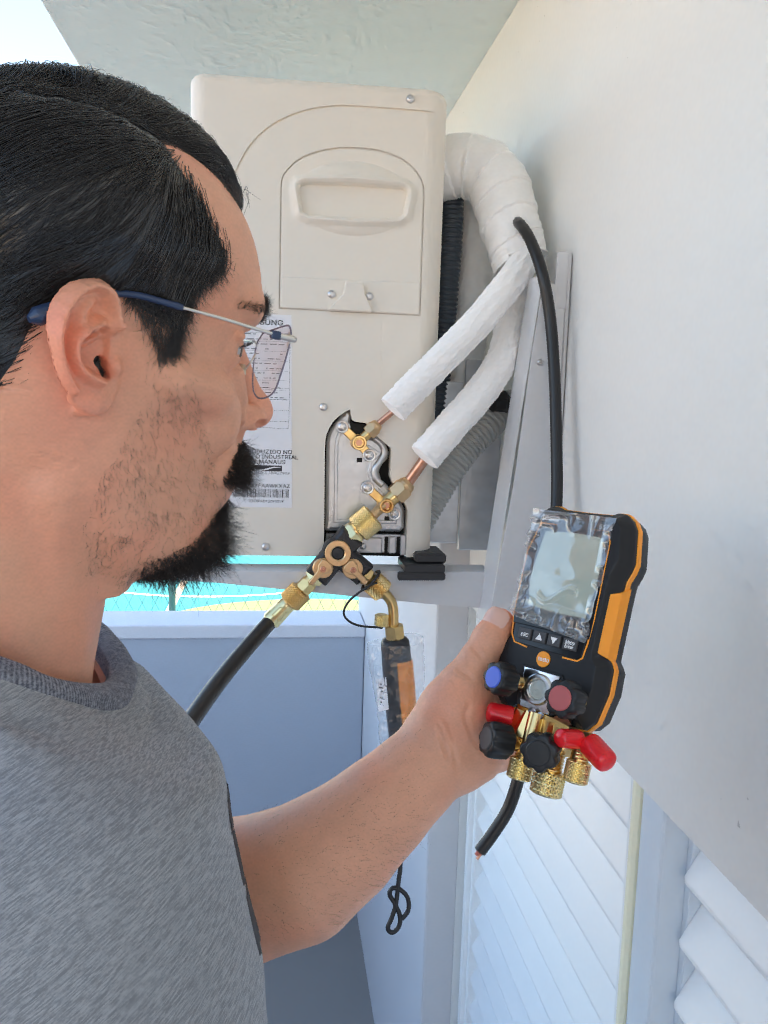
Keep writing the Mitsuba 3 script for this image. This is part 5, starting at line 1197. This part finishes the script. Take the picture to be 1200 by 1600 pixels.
mat('heather_jersey', proc(_heather), 0.85, spec=0.25, bump=lambda p, n, uv: 0.00030 * noise(p.x * 1100, p.y * 1100, p.z * 1100), eps=4e-4, sheen=0.25)
def _rib(p, n, uv):
    q = p - mi.Point3f(*[float(t) for t in BM[:3, 3]])
    ax = [mi.Vector3f(*[float(t) for t in BM[:3, i]]) for i in range(2)]
    th = dr.atan2(dr.dot(q, ax[1]), dr.dot(q, ax[0]))
    rib = 0.5 + 0.5 * dr.sin(th * 250)
    f = 0.55 * noise(p.x * 700, p.y * 700, p.z * 700) + 0.45 * noise(p.x * 1500, p.y * 1500, p.z * 1500)
    return mix(mi.Color3f(0.085, 0.092, 0.118), mi.Color3f(0.28, 0.29, 0.325), smoothstep(0.2, 0.8, f * 0.7 + rib * 0.25))
mat('collar_rib', proc(_rib), 0.85, spec=0.25, bump=lambda p, n, uv: 0.00035 * noise(p.x * 1000, p.y * 1000, p.z * 1000), eps=4e-4)
put(PS + 't_shirt', ring_mesh(rows[..., 0], rows[..., 1], folds), 'heather_jersey', smooth=True, label='grey heather T-shirt with a dark print at the chest edge')
tt = np.linspace(0, 1, 14)[:, None]
bulge = np.sin(np.pi * np.clip(tt, 0, 1))
cr_r = rin + (rout - rin) * tt + 0.0028 * bulge**0.6 ; cr_z = zin + (zout - zin) * tt + 0.0030 * bulge**0.6 + 0.0004
cr_r = np.vstack([rin - 0.0012, rin - 0.0016, cr_r, rout + 0.0001]); cr_z = np.vstack([zin - 0.012, zin - 0.0005, cr_z, zout - 0.0016])
put(PS + 't_shirt__collar', ring_mesh(cr_r, cr_z), 'collar_rib', smooth=True, label='ribbed crew neck collar')
# dark print near the front of the chest, seen almost edge-on
def on_shirt(a, z):
    """point of the shirt at polar angle a and height z, 0.5 mm proud"""
    pr = rows[:, np.argmin(np.abs(TH - a))]
    r = np.interp(-z, -pr[:, 1], pr[:, 0])
    return folds(V([[[r * math.cos(a), r * math.sin(a), z]]]))[0, 0] * V([1.004, 1.004, 1])

pk_ = []
for a0, a1, z0_, z1_ in ((-0.23, 0.10, -0.088, -0.108), (-0.155, 0.10, -0.108, -0.136), (-0.15, 0.05, -0.142, -0.172)):
    n_, m_ = 9, 14
    P_ = V([[on_shirt(a0 + (a1 - a0) * i / (n_ - 1) + (0.05 * j / m_ if a0 < -0.22 else 0), z0_ + (z1_ - z0_) * j / (m_ - 1)) for j in range(m_)] for i in range(n_)])
    i_, j_ = np.meshgrid(np.arange(n_ - 1), np.arange(m_ - 1), indexing='ij')
    q_ = np.stack([i_ * m_ + j_, (i_ + 1) * m_ + j_, (i_ + 1) * m_ + j_ + 1, i_ * m_ + j_ + 1], -1).reshape(-1, 4)
    pk_.append(trimesh.Trimesh(bw(P_.reshape(-1, 3)), np.vstack([q_[:, [0, 1, 2]], q_[:, [0, 2, 3]]]), process=False))
mat('print_dark', (0.035, 0.036, 0.04), 0.6)
put(PS + 't_shirt__print', cat(*pk_), 'print_dark', smooth=True, label='dark print on the chest')
# eye, brow, glasses
mat('eye_white', (0.45, 0.40, 0.38), 0.10)
mat('iris_brown', (0.06, 0.03, 0.018), 0.08)
mat('metal_frame', (0.74, 0.72, 0.66), 0.25, metal=1.0)
mat('frame_grey', (0.20, 0.19, 0.26), 0.35)
mat('temple_blue', (0.025, 0.045, 0.10), 0.22)
mat('pad_clear', (0.60, 0.50, 0.36), 0.2, spec_trans=0.0)
scene['lens_glass'] = {'type': 'thindielectric', 'int_ior': 1.75}
for s in (-1, 1):
    M = frame(V([67.6, 32 * s, 17]), V([1.0, 0.24 * s + 0.10, -0.12]))
    ball = lathe([(12.2 * math.sin(t), -12.2 * math.cos(t)) for t in np.linspace(0, math.pi - 0.46, 30)] + [(5.2, 11.0), (0, 11.0)], M, 40)
    k = put(PS + 'eye', hw(ball), 'eye_white', smooth=40)
    put(k + '__iris', hw(lathe([(0, 10.9), (5.8, 10.7), (5.6, 11.3), (4.0, 12.3), (2.0, 12.9), (0, 13.1)], M, 30)), 'iris_brown', smooth=60)
ge = thing('eyeglasses', 'thin metal framed glasses worn by the man', 'glasses')
GL = 'eyeglasses__'
def lens_outline(s):
    pts = [(-24.8, 29.0), (-40, 31.6), (-55.5, 33.6), (-60.6, 31.5), (-62.0, 27), (-60.2, 18.1), (-54.8, 5.8), (-50.9, -1.0), (-43.3, -5.3), (-31.5, -7.2), (-23.4, -4.6), (-19.6, 2.5), (-18.0, 12.8), (-18.7, 23.0)]
    p = spline(pts + [pts[0]], 90)[:-1]
    return [(96.0 - 0.0009 * (abs(y) - 20)**2 * np.sign(abs(y) - 20), y * -s, u) for y, u in p]
for s in (-1, 1):
    lo = V(lens_outline(s))
    ring = np.vstack([lo, lo[:1]])
    put(GL + 'rim', hw(cat(tube(ring, 0.47, 8, caps=False))), 'frame_grey', smooth=50, label='grey rim of the lens')
    from shapely.geometry import Polygon as _P
    v2, f2 = earcut(_P(lo[:, 1:]))
    # a finely divided, slightly domed lens
    q = trimesh.Trimesh(np.c_[np.full(len(v2), 96.0), v2], f2, process=False)
    c = lo.mean(0); rr = np.linspace(0.0, 0.995, 14)[1:]
    vv = np.vstack([c[None]] + [c + (lo - c) * t + V([1.0, 0, 0]) * 1.6 * (1 - t * t) for t in rr]); n = len(lo); vv[0, 0] += 1.6
    j = np.arange(n); ff = [np.stack([j * 0, 1 + j, 1 + (j + 1) % n], 1)]
    for i in range(len(rr) - 1):
        a = 1 + i * n + j; b = 1 + i * n + (j + 1) % n
        ff += [np.stack([a, a + n, b + n], 1), np.stack([a, b + n, b], 1)]
    put(GL + 'lens', hw(trimesh.Trimesh(vv, np.vstack(ff), process=False)), 'lens_glass', smooth=True)
    put(GL + 'end_piece', hw(cat(tube([(95.0, 58 * s, 27.6), (95.4, 63 * s, 26.6), (94.2, 66.4 * s, 26.2), (91.0, 68.3 * s, 26.2), (84.0, 69.4 * s, 26.4)], [1.5, 1.7, 1.7, 1.6, 1.4], 10), tube([(94.6, 60.4 * s, 29.8), (94.3, 62.6 * s, 27.2), (94.6, 60.6 * s, 22.6)], 0.9, 8))), 'metal_frame', smooth=40)
    put(GL + 'hinge', hw(box(79, 84.5, min(68.2 * s, 71.0 * s), max(68.2 * s, 71.0 * s), 24.4, 28.6, 0.5)), 'temple_blue', smooth=False)
    put(GL + 'temple', hw(tube(spline([(86, 69.3 * s, 26.5), (70, 71.2 * s, 27.5), (50, 73.5 * s, 29.2), (27, 76.0 * s, 30.4)], 30), 0.85, 10)), 'metal_frame', smooth=50)
    sl = spline([(29, 75.8 * s, 30.3), (20, 76.2 * s, 31.0), (8, 75.0 * s, 31.8), (-2, 73.0 * s, 30.6), (-10, 73.4 * s, 27.4), (-20, 75.4 * s, 22.0), (-30, 77.2 * s, 17.0), (-38, 79.0 * s, 12.6)], 50)
    put(GL + 'temple_sleeve', hw(tube(sl, np.interp(np.linspace(0, 1, 50), [0, .04, .1, .5, .66, .8, .94, 1], [1.5, 1.7, 1.55, 1.6, 2.0, 4.0, 4.2, 1.6]), 16)), 'temple_blue', smooth=50, label='dark blue plastic sleeve over the ear')
    put(GL + 'nose_pad', hw(cat(ellip := tube([(90.5, 15.5 * s, 10.0), (90.0, 16.5 * s, 6.0), (89.6, 17.4 * s, 1.5)], [1.6, 2.4, 1.5], 12))), 'pad_clear', smooth=50)
    put(GL + 'pad_arm', hw(tube(spline([(96, 18.4 * s, 17), (93, 21.0 * s, 13), (91.0, 18.5 * s, 8)], 14), 0.6, 8)), 'metal_frame', smooth=50)
put(GL + 'bridge', hw(tube(spline([(96, -18.8, 22), (98.5, -8, 24.5), (98.8, 0, 25), (98.5, 8, 24.5), (96, 18.8, 22)], 30), 1.0, 10)), 'metal_frame', smooth=50)
# thumb nail
t3, t4 = h_['th3'][0], h_['th4'][0]
tn = unit(t4 - t3); nn_ = unit(-0.78 * AV - 0.55 * RIGHT + 0.18 * UP); nn_ = unit(nn_ - tn * np.dot(nn_, tn)); bb = np.cross(tn, nn_)
mat('nail', (0.66, 0.40, 0.32), 0.24, spec=0.5)
def nail(u, v):
    a = (u - 0.5) * 1.75; x = (v - 0.5) * 2
    w = np.sqrt(np.clip(1 - np.abs(x)**3.5, 0, 1)) ** 0.7
    R0_ = h_['th4'][1] * 1.005
    c = t4 + tn * 0.0005
    p_ = c[None, None] + tn * (x * 0.0080)[..., None] + (nn_ * np.cos(a * w)[..., None] + bb * np.sin(a * w)[..., None]) * (R0_ + 0.0008 * (1 - x * x) - 0.0028 * np.clip(x - 0.3, 0, 1)**2 + 0.0004)[..., None]
    return p_
nm__ = grid(nail, 20, 24)
put(PS + 'thumb_nail', nm__, 'nail', smooth=True)
# ------------------------------------------------------------------ hair, beard, brows (parts of the man)
from scipy.ndimage import map_coordinates
mat('hair_black', (0.011, 0.010, 0.0105), 0.24, spec=0.8)
mat('beard_black', (0.014, 0.011, 0.010), 0.5)
mat('hair_fine', (0.09, 0.05, 0.032), 0.5)
def strands(P, r0, tip=0.25):
    """three-sided tapering hairs: P (n, k, 3), r0 (n,)"""
    n, k, _ = P.shape
    t = np.gradient(P, axis=1); t /= np.linalg.norm(t, axis=-1, keepdims=True) + 1e-9
    a = np.cross(t, V([0.31, 0.17, 0.93])); a /= np.linalg.norm(a, axis=-1, keepdims=True) + 1e-9
    b = np.cross(t, a)
    r = r0[:, None] * (1 - (1 - tip) * np.linspace(0, 1, k)**2)[None]
    v = np.stack([P + r[..., None] * (math.cos(c) * a + math.sin(c) * b) for c in (0, 2.0944, 4.1888)], 2).reshape(-1, 3)
    i, j, m = np.meshgrid(np.arange(n), np.arange(k - 1), np.arange(3), indexing='ij')
    base = (i * k + j) * 3; A, B = base + m, base + (m + 1) % 3
    q = np.stack([A, B, B + 3, A + 3], -1).reshape(-1, 4)
    return trimesh.Trimesh(v, np.vstack([q[:, [0, 1, 2]], q[:, [0, 2, 3]]]), process=False)
MASK = [(-130, 160), (30, 160), (18, 101), (25, 91), (33, 80), (39, 72.5), (48.5, 61.5), (49.5, 56.5), (45, 49), (38, 43.5), (33, 39), (32, 31), (29, 25), (23, 24), (16, 26), (9, 29), (3, 32), (-2, 34), (-8, 35), (-15, 34), (-22, 31), (-28, 25), (-32, 18), (-36, 10), (-40, -4), (-46, -18), (-56, -32), (-72, -42), (-130, -42)]
hx, hy, hz = [a.astype(f32) for a in (np.arange(-112, 100, 2.0), np.arange(-94, 88, 2.2), np.arange(-50, 152, 2.0))]
HP_ = np.stack(np.meshgrid(hx, hy, hz, indexing='ij'), -1)
FU_f, FU_u = np.meshgrid(hx, hz, indexing='ij')
dm = seg_dist(FU_f, FU_u, MASK, True); dm = np.where(in_poly(FU_f, FU_u, MASK), dm, -dm)
grow = np.clip(0.4 + 0.34 * dm, -6, 7.5)[:, None, :]
side = headloft(HP_) - grow
top = ellipsoid(HP_, V([5, 10, 91], f32), V([79, 58, 51], f32))
top = smax(top, 99 - HP_[..., 2] - 0.22 * np.clip(HP_[..., 0] - 18, 0, 25) + 0.10 * np.clip(HP_[..., 0] - 60, 0, 40), 4)
HFLD = smin(side, top, 5)
PART = [(-75, -44, 103), (-36, -48, 106), (-10, -48.5, 106.5), (17, -45, 109)]
for a, b in zip(PART[:-1], PART[1:]): HFLD = smax(HFLD, -capsule(HP_, V(a, f32), V(b, f32), 3.4, 3.0), 5)
cap_mesh = surface_nets(HFLD, hx.astype(float), hy.astype(float), hz.astype(float))
GRD = np.stack(np.gradient(HFLD, hx, hy, hz), -1)
def look_(p):
    c = [(p[..., i] - a[0]) / (a[1] - a[0]) for i, a in enumerate((hx, hy, hz))]
    d = map_coordinates(HFLD, c, order=1, mode='nearest')
    g = np.stack([map_coordinates(GRD[..., i], c, order=1, mode='nearest') for i in range(3)], -1)
    return d, g / (np.linalg.norm(g, axis=-1, keepdims=True) + 1e-9)
def sample(mesh, n, keep, r):
    tri = mesh.vertices[mesh.faces]; cen = tri.mean(1)
    ok = keep(cen); tri = tri[ok]
    ar = np.linalg.norm(np.cross(tri[:, 1] - tri[:, 0], tri[:, 2] - tri[:, 0]), axis=1)
    i = r.choice(len(tri), n, p=ar / ar.sum())
    a, b = r.random((2, n)); f = a + b > 1; a[f], b[f] = 1 - a[f], 1 - b[f]
    t = tri[i]; nn = np.cross(t[:, 1] - t[:, 0], t[:, 2] - t[:, 0]); nn /= np.linalg.norm(nn, axis=1, keepdims=True) + 1e-12
    return t[:, 0] + a[:, None] * (t[:, 1] - t[:, 0]) + b[:, None] * (t[:, 2] - t[:, 0]), nn
def flow(p):
    f, y, u = p[..., 0], p[..., 1], p[..., 2]
    is_top = (u > 101 + 6 * sm01(-44, -56, y)) & (y > -60)
    w = sm01(104, 136, u)[..., None]
    tp = (1 - w) * V([0.86, 0.20, 0.34]) + w * V([0.35, 0.92, 0.05])
    q = sm01(48, 78, f)[..., None]
    tp = (1 - q) * tp + q * V([0.50, 0.45, -0.55])
    b = sm01(30, -25, f)[..., None]
    sd = (1 - b) * V([-0.10, 0.0, -1.0]) + b * V([-0.72, 0.0, -0.62])
    hi = sm01(70, 104, u)[..., None]
    sd = sd + hi * V([-0.45, -0.2, 0.0])
    lo = sm01(30, 8, u)[..., None] * sm01(0, 20, f)[..., None]
    sd = (1 - lo) * sd + lo * V([0.10, 0, -1.0])
    return np.where(is_top[..., None], tp, sd), is_top
def grow_hair(p, L, r, k=15, lift=0.5):
    pts = [p]; off0 = r.normal(0.3, 0.8, len(p)); bias = r.normal(0, 0.055, (len(p), 3))
    lock = (meshkit.noise(p / 11.0, 4) - 0.5)[:, None] * V([0.6, 0.1, -0.4]) + (meshkit.noise(p / 6.0 + 40, 9) - 0.5)[:, None] * V([-0.25, 0.3, 0.5])
    off0 = off0 + 2.2 * (meshkit.noise(p / 4.5 + 11, 6) - 0.5)
    for s in range(k - 1):
        d, t_ = flow(pts[-1]); d = d + bias + lock
        _, g = look_(pts[-1]); d = d - g * (d * g).sum(-1, keepdims=True); d /= np.linalg.norm(d, axis=-1, keepdims=True) + 1e-9
        q = pts[-1] + d * (L / (k - 1))[:, None]
        sd, g = look_(q)
        o = off0 + lift * (s / k)**2 * np.abs(bias[:, 0]) * 12
        q = q - g * np.clip(sd - o, -2.5, 1.0)[:, None]
        pts.append(q)
    return np.stack(pts, 1)
rh = np.random.default_rng(21)
p1_, _ = sample(cap_mesh, 8600, lambda c: (c[:, 1] < -12) & (c[:, 2] < 112), rh)
p2_, _ = sample(cap_mesh, 5600, lambda c: (c[:, 1] < 30) & (c[:, 2] > 98), rh)
p3_, _ = sample(cap_mesh, 1800, lambda c: (c[:, 1] > 10), rh)
P0_ = np.vstack([p1_, p2_, p3_])
edge = sm01(-44, 0, P0_[:, 2]) ; fr = sm01(52, 20, P0_[:, 0])
L_ = np.where(P0_[:, 2] > 100, rh.uniform(40, 80, len(P0_)), rh.uniform(30, 66, len(P0_)) * (0.30 + 0.70 * sm01(0, 70, P0_[:, 2])) * (0.45 + 0.55 * fr))
L_ = np.where((P0_[:, 2] < 34) & (P0_[:, 0] > 0), rh.uniform(6, 13, len(P0_)), L_)
S1 = grow_hair(P0_, L_, rh)
S1 = strands(S1, np.where(rh.random(len(S1)) < 0.12, rh.uniform(0.26, 0.36, len(S1)), rh.uniform(0.10, 0.24, len(S1))))
# loose curls at the front of the quiff
qn = 420
q0 = np.stack([rh.uniform(44, 71, qn), rh.uniform(-42, 4, qn), rh.uniform(95, 102, qn)], 1)
q0[:, 2] += 5 * sm01(66, 44, q0[:, 0])
tt_ = np.linspace(0, 1, 12)[None, :, None]
cv = q0[:, None] + tt_ * (V([1.0, -1.5, -3.5])[None, None] + rh.normal(0, 1.9, (qn, 1, 3))) + tt_**2 * (V([-1.5, 0, -5])[None, None] + rh.normal(0, 3.0, (qn, 1, 3)))
S2 = strands(cv, rh.uniform(0.09, 0.17, qn))
# wisps along the hairline at the temple and sideburn
wn = 1900
HL = V([(18, 101), (25, 91), (33, 80), (39, 72.5), (48.5, 61.5), (49.5, 56.5), (45, 49), (38, 43.5), (36, 36), (35.5, 28), (34, 17), (31, 8)], float)
wi = rh.integers(0, len(HL) - 1, wn); wt_ = rh.random((wn, 1))
w0 = HL[wi] * (1 - wt_) + HL[wi + 1] * wt_ + rh.normal(0, 0.9, (wn, 2)) - np.abs(rh.normal(0, 2.6, (wn, 1))) * V([[1.0, 0.0]])
sb = 800                                                  # the sideburn, thinning downwards
su = 34 - 30 * rh.random(sb)**1.5; w1 = np.stack([np.interp(su, [4, 12, 22, 34], [24, 22, 14, 2]) + rh.random(sb) * np.interp(su, [4, 12, 22, 34], [8, 12, 21, 33]), su], 1)
w0 = np.vstack([w0, w1])
c0 = np.stack([w0[:, 0] - 1.0, np.full(len(w0), -90.0), w0[:, 1]], 1)
def onto_skin(q, n_it=40):
    """slide points along y until they meet the near side of the head surface"""
    c = q.copy(); lo_, hi_ = np.full(len(q), -99.0), np.zeros(len(q)) - 5
    ax = H.ax
    def val(yy):
        co = [np.interp(v, a, np.arange(len(a))) for v, a in zip((c[:, 0], yy, c[:, 2]), ax)]
        return map_coordinates(H.F, co, order=1, mode='nearest')
    ys_ = np.linspace(-98, -4, 110); found = np.full(len(q), np.nan)
    for a_, b_ in zip(ys_[:-1], ys_[1:]):
        hit = np.isnan(found) & (val(np.full(len(q), b_)) < 0)
        found[hit] = 0.5 * (a_ + b_)
    c[:, 1] = found
    return c[~np.isnan(found)]
c0 = onto_skin(c0); wn = len(c0)
wd_ = np.where(c0[:, 2:3] > 44, V([[0.35, -0.12, -0.9]]), V([[0.25, -0.12, -1.0]])) + rh.normal(0, 0.25, (wn, 3)) * V([1, 0.3, 1])
wl = rh.uniform(4, 9.5, (wn, 1, 1))
S3 = strands(c0[:, None] + V([0, -0.6, 0]) + tt_ * wl * wd_[:, None] + tt_**2 * wl * 0.35 * rh.normal(0, 1, (wn, 1, 3)) * V([1, 0.2, 1]), rh.uniform(0.08, 0.16, wn))
put(PS + 'hair', hw(cat(cap_mesh, S1, S2, S3)), 'hair_black', smooth=True, label='short black side parted hair combed over', kind='stuff')

# beard
def tuft(p, n, d, L, r, curl=0.35, rad=(0.08, 0.15), k=8, lift=0.4, spread=0.3):
    m = len(p); d = d + n * lift + r.normal(0, spread, (m, 3)); d /= np.linalg.norm(d, axis=1, keepdims=True)
    t = np.linspace(0, 1, k)[None, :, None]; L = L[:, None, None]
    c = r.normal(0, curl, (m, 1, 3)); c2 = r.normal(0, curl * 0.5, (m, 1, 3))
    return strands(p[:, None] - 0.3 * n[:, None] + t * L * d[:, None] + t**2 * L * c + np.sin(t * 5) * L * 0.10 * c2, r.uniform(*rad, m))
rb_ = np.random.default_rng(8)
fine_head = head
def inp(c, poly): return in_poly(c[:, 0], c[:, 2], poly)
GOAT = [(38, -101), (50, -97), (62, -91), (74, -84), (84, -77), (99, -72), (104, -90), (96, -125), (60, -125), (40, -116)]
goat_keep = lambda c: inp(c, GOAT)
pg, ng = sample(fine_head, 5200, lambda c: goat_keep(c) & (c[:, 1] < 30), rb_)
dg = np.stack([0.35 + 0.3 * sm01(60, 95, pg[:, 0]), 0 * pg[:, 0], -0.75 + 0.3 * sm01(-95, -80, pg[:, 2])], 1)
ed = np.clip(sm01(36, 62, pg[:, 0]), 0.25, 1)
S4 = tuft(pg, ng, dg, rb_.uniform(6, 15, len(pg)) * ed, rb_, 0.42, (0.10, 0.19), lift=0.55)
ps_, ns_ = sample(fine_head, 420, lambda c: (c[:, 0] > 86) & (c[:, 2] < -69) & (c[:, 2] > -84) & (np.abs(c[:, 1]) < 13), rb_)
S5 = tuft(ps_, ns_, np.tile(V([0.5, 0, -0.8]), (len(ps_), 1)), rb_.uniform(5, 10, len(ps_)), rb_, 0.4, (0.10, 0.17))
put(PS + 'beard', hw(cat(S4, S5)), 'beard_black', smooth=True, label='short black goatee', kind='stuff')
pm, nm_ = sample(fine_head, 2800, lambda c: (c[:, 0] > 80) & (c[:, 2] < -31) & (c[:, 2] > -57) & (np.abs(c[:, 1]) < 27 - 0.2 * (c[:, 2] + 31)) & (c[:, 2] < -33 - 0.28 * np.abs(c[:, 1])), rb_)
dmx = np.stack([0.55 + 0 * pm[:, 0], 0.018 * pm[:, 1], -0.75 + 0 * pm[:, 0]], 1)
put(PS + 'moustache', hw(tuft(pm, nm_, dmx, rb_.uniform(7, 13, len(pm)), rb_, 0.30, (0.10, 0.19), lift=0.45)), 'beard_black', smooth=True, label='black moustache', kind='stuff')
STUB = [(21, 12), (35, 18), (38, 6), (46, -8), (58, -27), (70, -43), (83, -57), (88, -66), (84, -80), (70, -86), (60, -96), (44, -104), (36, -118), (18, -116), (6, -104), (0, -84), (2, -60), (12, -38), (18, -16), (17, 2)]
pt_, nt_ = sample(fine_head, 4000, lambda c: inp(c, STUB) & (c[:, 1] < -12), rb_)
den = 0.30 + 0.70 * sm01(0.40, 0.66, meshkit.noise(pt_ / 11.0, 3)) * (0.5 + 0.5 * sm01(-20, -50, pt_[:, 2])) + 0.22 * sm01(-4, 6, pt_[:, 2])
kp = rb_.random(len(pt_)) < den; pt_, nt_ = pt_[kp], nt_[kp]
S6 = tuft(pt_, nt_, np.tile(V([0.10, 0, -0.9]), (len(pt_), 1)) + V([-0.55, 0, 0.35]) * sm01(-60, -95, pt_[:, 2])[:, None], rb_.uniform(2.4, 4.8, len(pt_)), rb_, 0.22, (0.050, 0.085), 6, 0.25, 0.30)
put(PS + 'stubble', hw(S6), 'beard_black', smooth=True, label='sparse stubble on the cheek and jaw', kind='stuff')
for s in (-1, 1):
    bc_ = lambda y: 40.0 + 4.6 * np.sin((np.abs(y) - 9) / 47 * 2.7) - 2.5 * np.clip((np.abs(y) - 9) / 47, 0, 1)
    c, n_ = sample(fine_head, 980, lambda q: (q[:, 0] > 62) & (q[:, 1] * s > 4) & (q[:, 1] * s < 56) & (np.abs(q[:, 2] - bc_(q[:, 1])) < 5.4 - 0.065 * (np.abs(q[:, 1]) - 9)), rb_)
    t = np.clip((np.abs(c[:, 1]) - 9) / 47, 0, 1); kp = rb_.random(len(c)) < 1.05 - 0.45 * t; c, n_, t = c[kp], n_[kp], t[kp]
    d = np.stack([-0.05 - 0.75 * t, s * (0.75 + 0.1 * t), 0.50 - 0.75 * t], 1)
    S7 = tuft(c, n_, d, rb_.uniform(5, 9.5, len(c)) * (1 - 0.25 * t), rb_, 0.16, (0.11, 0.17), 7, 0.22, 0.2)
    put(PS + 'eyebrow', hw(S7), 'beard_black', smooth=True, kind='stuff')
    nl = 46; a = np.linspace(-1, 1, nl); b0 = np.stack([80.0 - 5.0 * np.clip(a, 0, 1)**2 - 2 * a**2, s * (32.5 + 11 * a), 19.8 - 1.8 * a**2], 1)
    tl_ = np.linspace(0, 1, 7)[None, :, None]
    ld = np.stack([0.9 + 0 * a, s * (0.25 + 0.3 * a), -0.15 + 0 * a], 1)[:, None]
    S8 = strands(b0[:, None] + tl_ * 7 * ld + tl_**2 * V([0, 0, 5.0]) + tl_ * rb_.normal(0, 0.6, (nl, 1, 3)), np.full(nl, 0.11))
    put(PS + 'eyelashes', hw(S8), 'beard_black', smooth=True, kind='stuff')
# fine hair on the forearm
pa, na = sample(arm_mesh, 2600, lambda c: (c[:, 0] > -0.01) & (c[:, 0] < 0.105), rb_)
up_ = na[:, 2] > -0.35; pa, na = pa[up_], na[up_]
da = np.tile(unit(V([0.6, 0.05, 0.25])), (len(pa), 1)) + V([0, 0, -0.5])
S9 = tuft(pa * 1000, na, da, rb_.uniform(4, 8.5, len(pa)), rb_, 0.25, (0.035, 0.060), 6, 0.35, 0.3)
S9.vertices /= 1000.0
put(PS + 'forearm_hair', S9, 'hair_fine', smooth=True, kind='stuff')
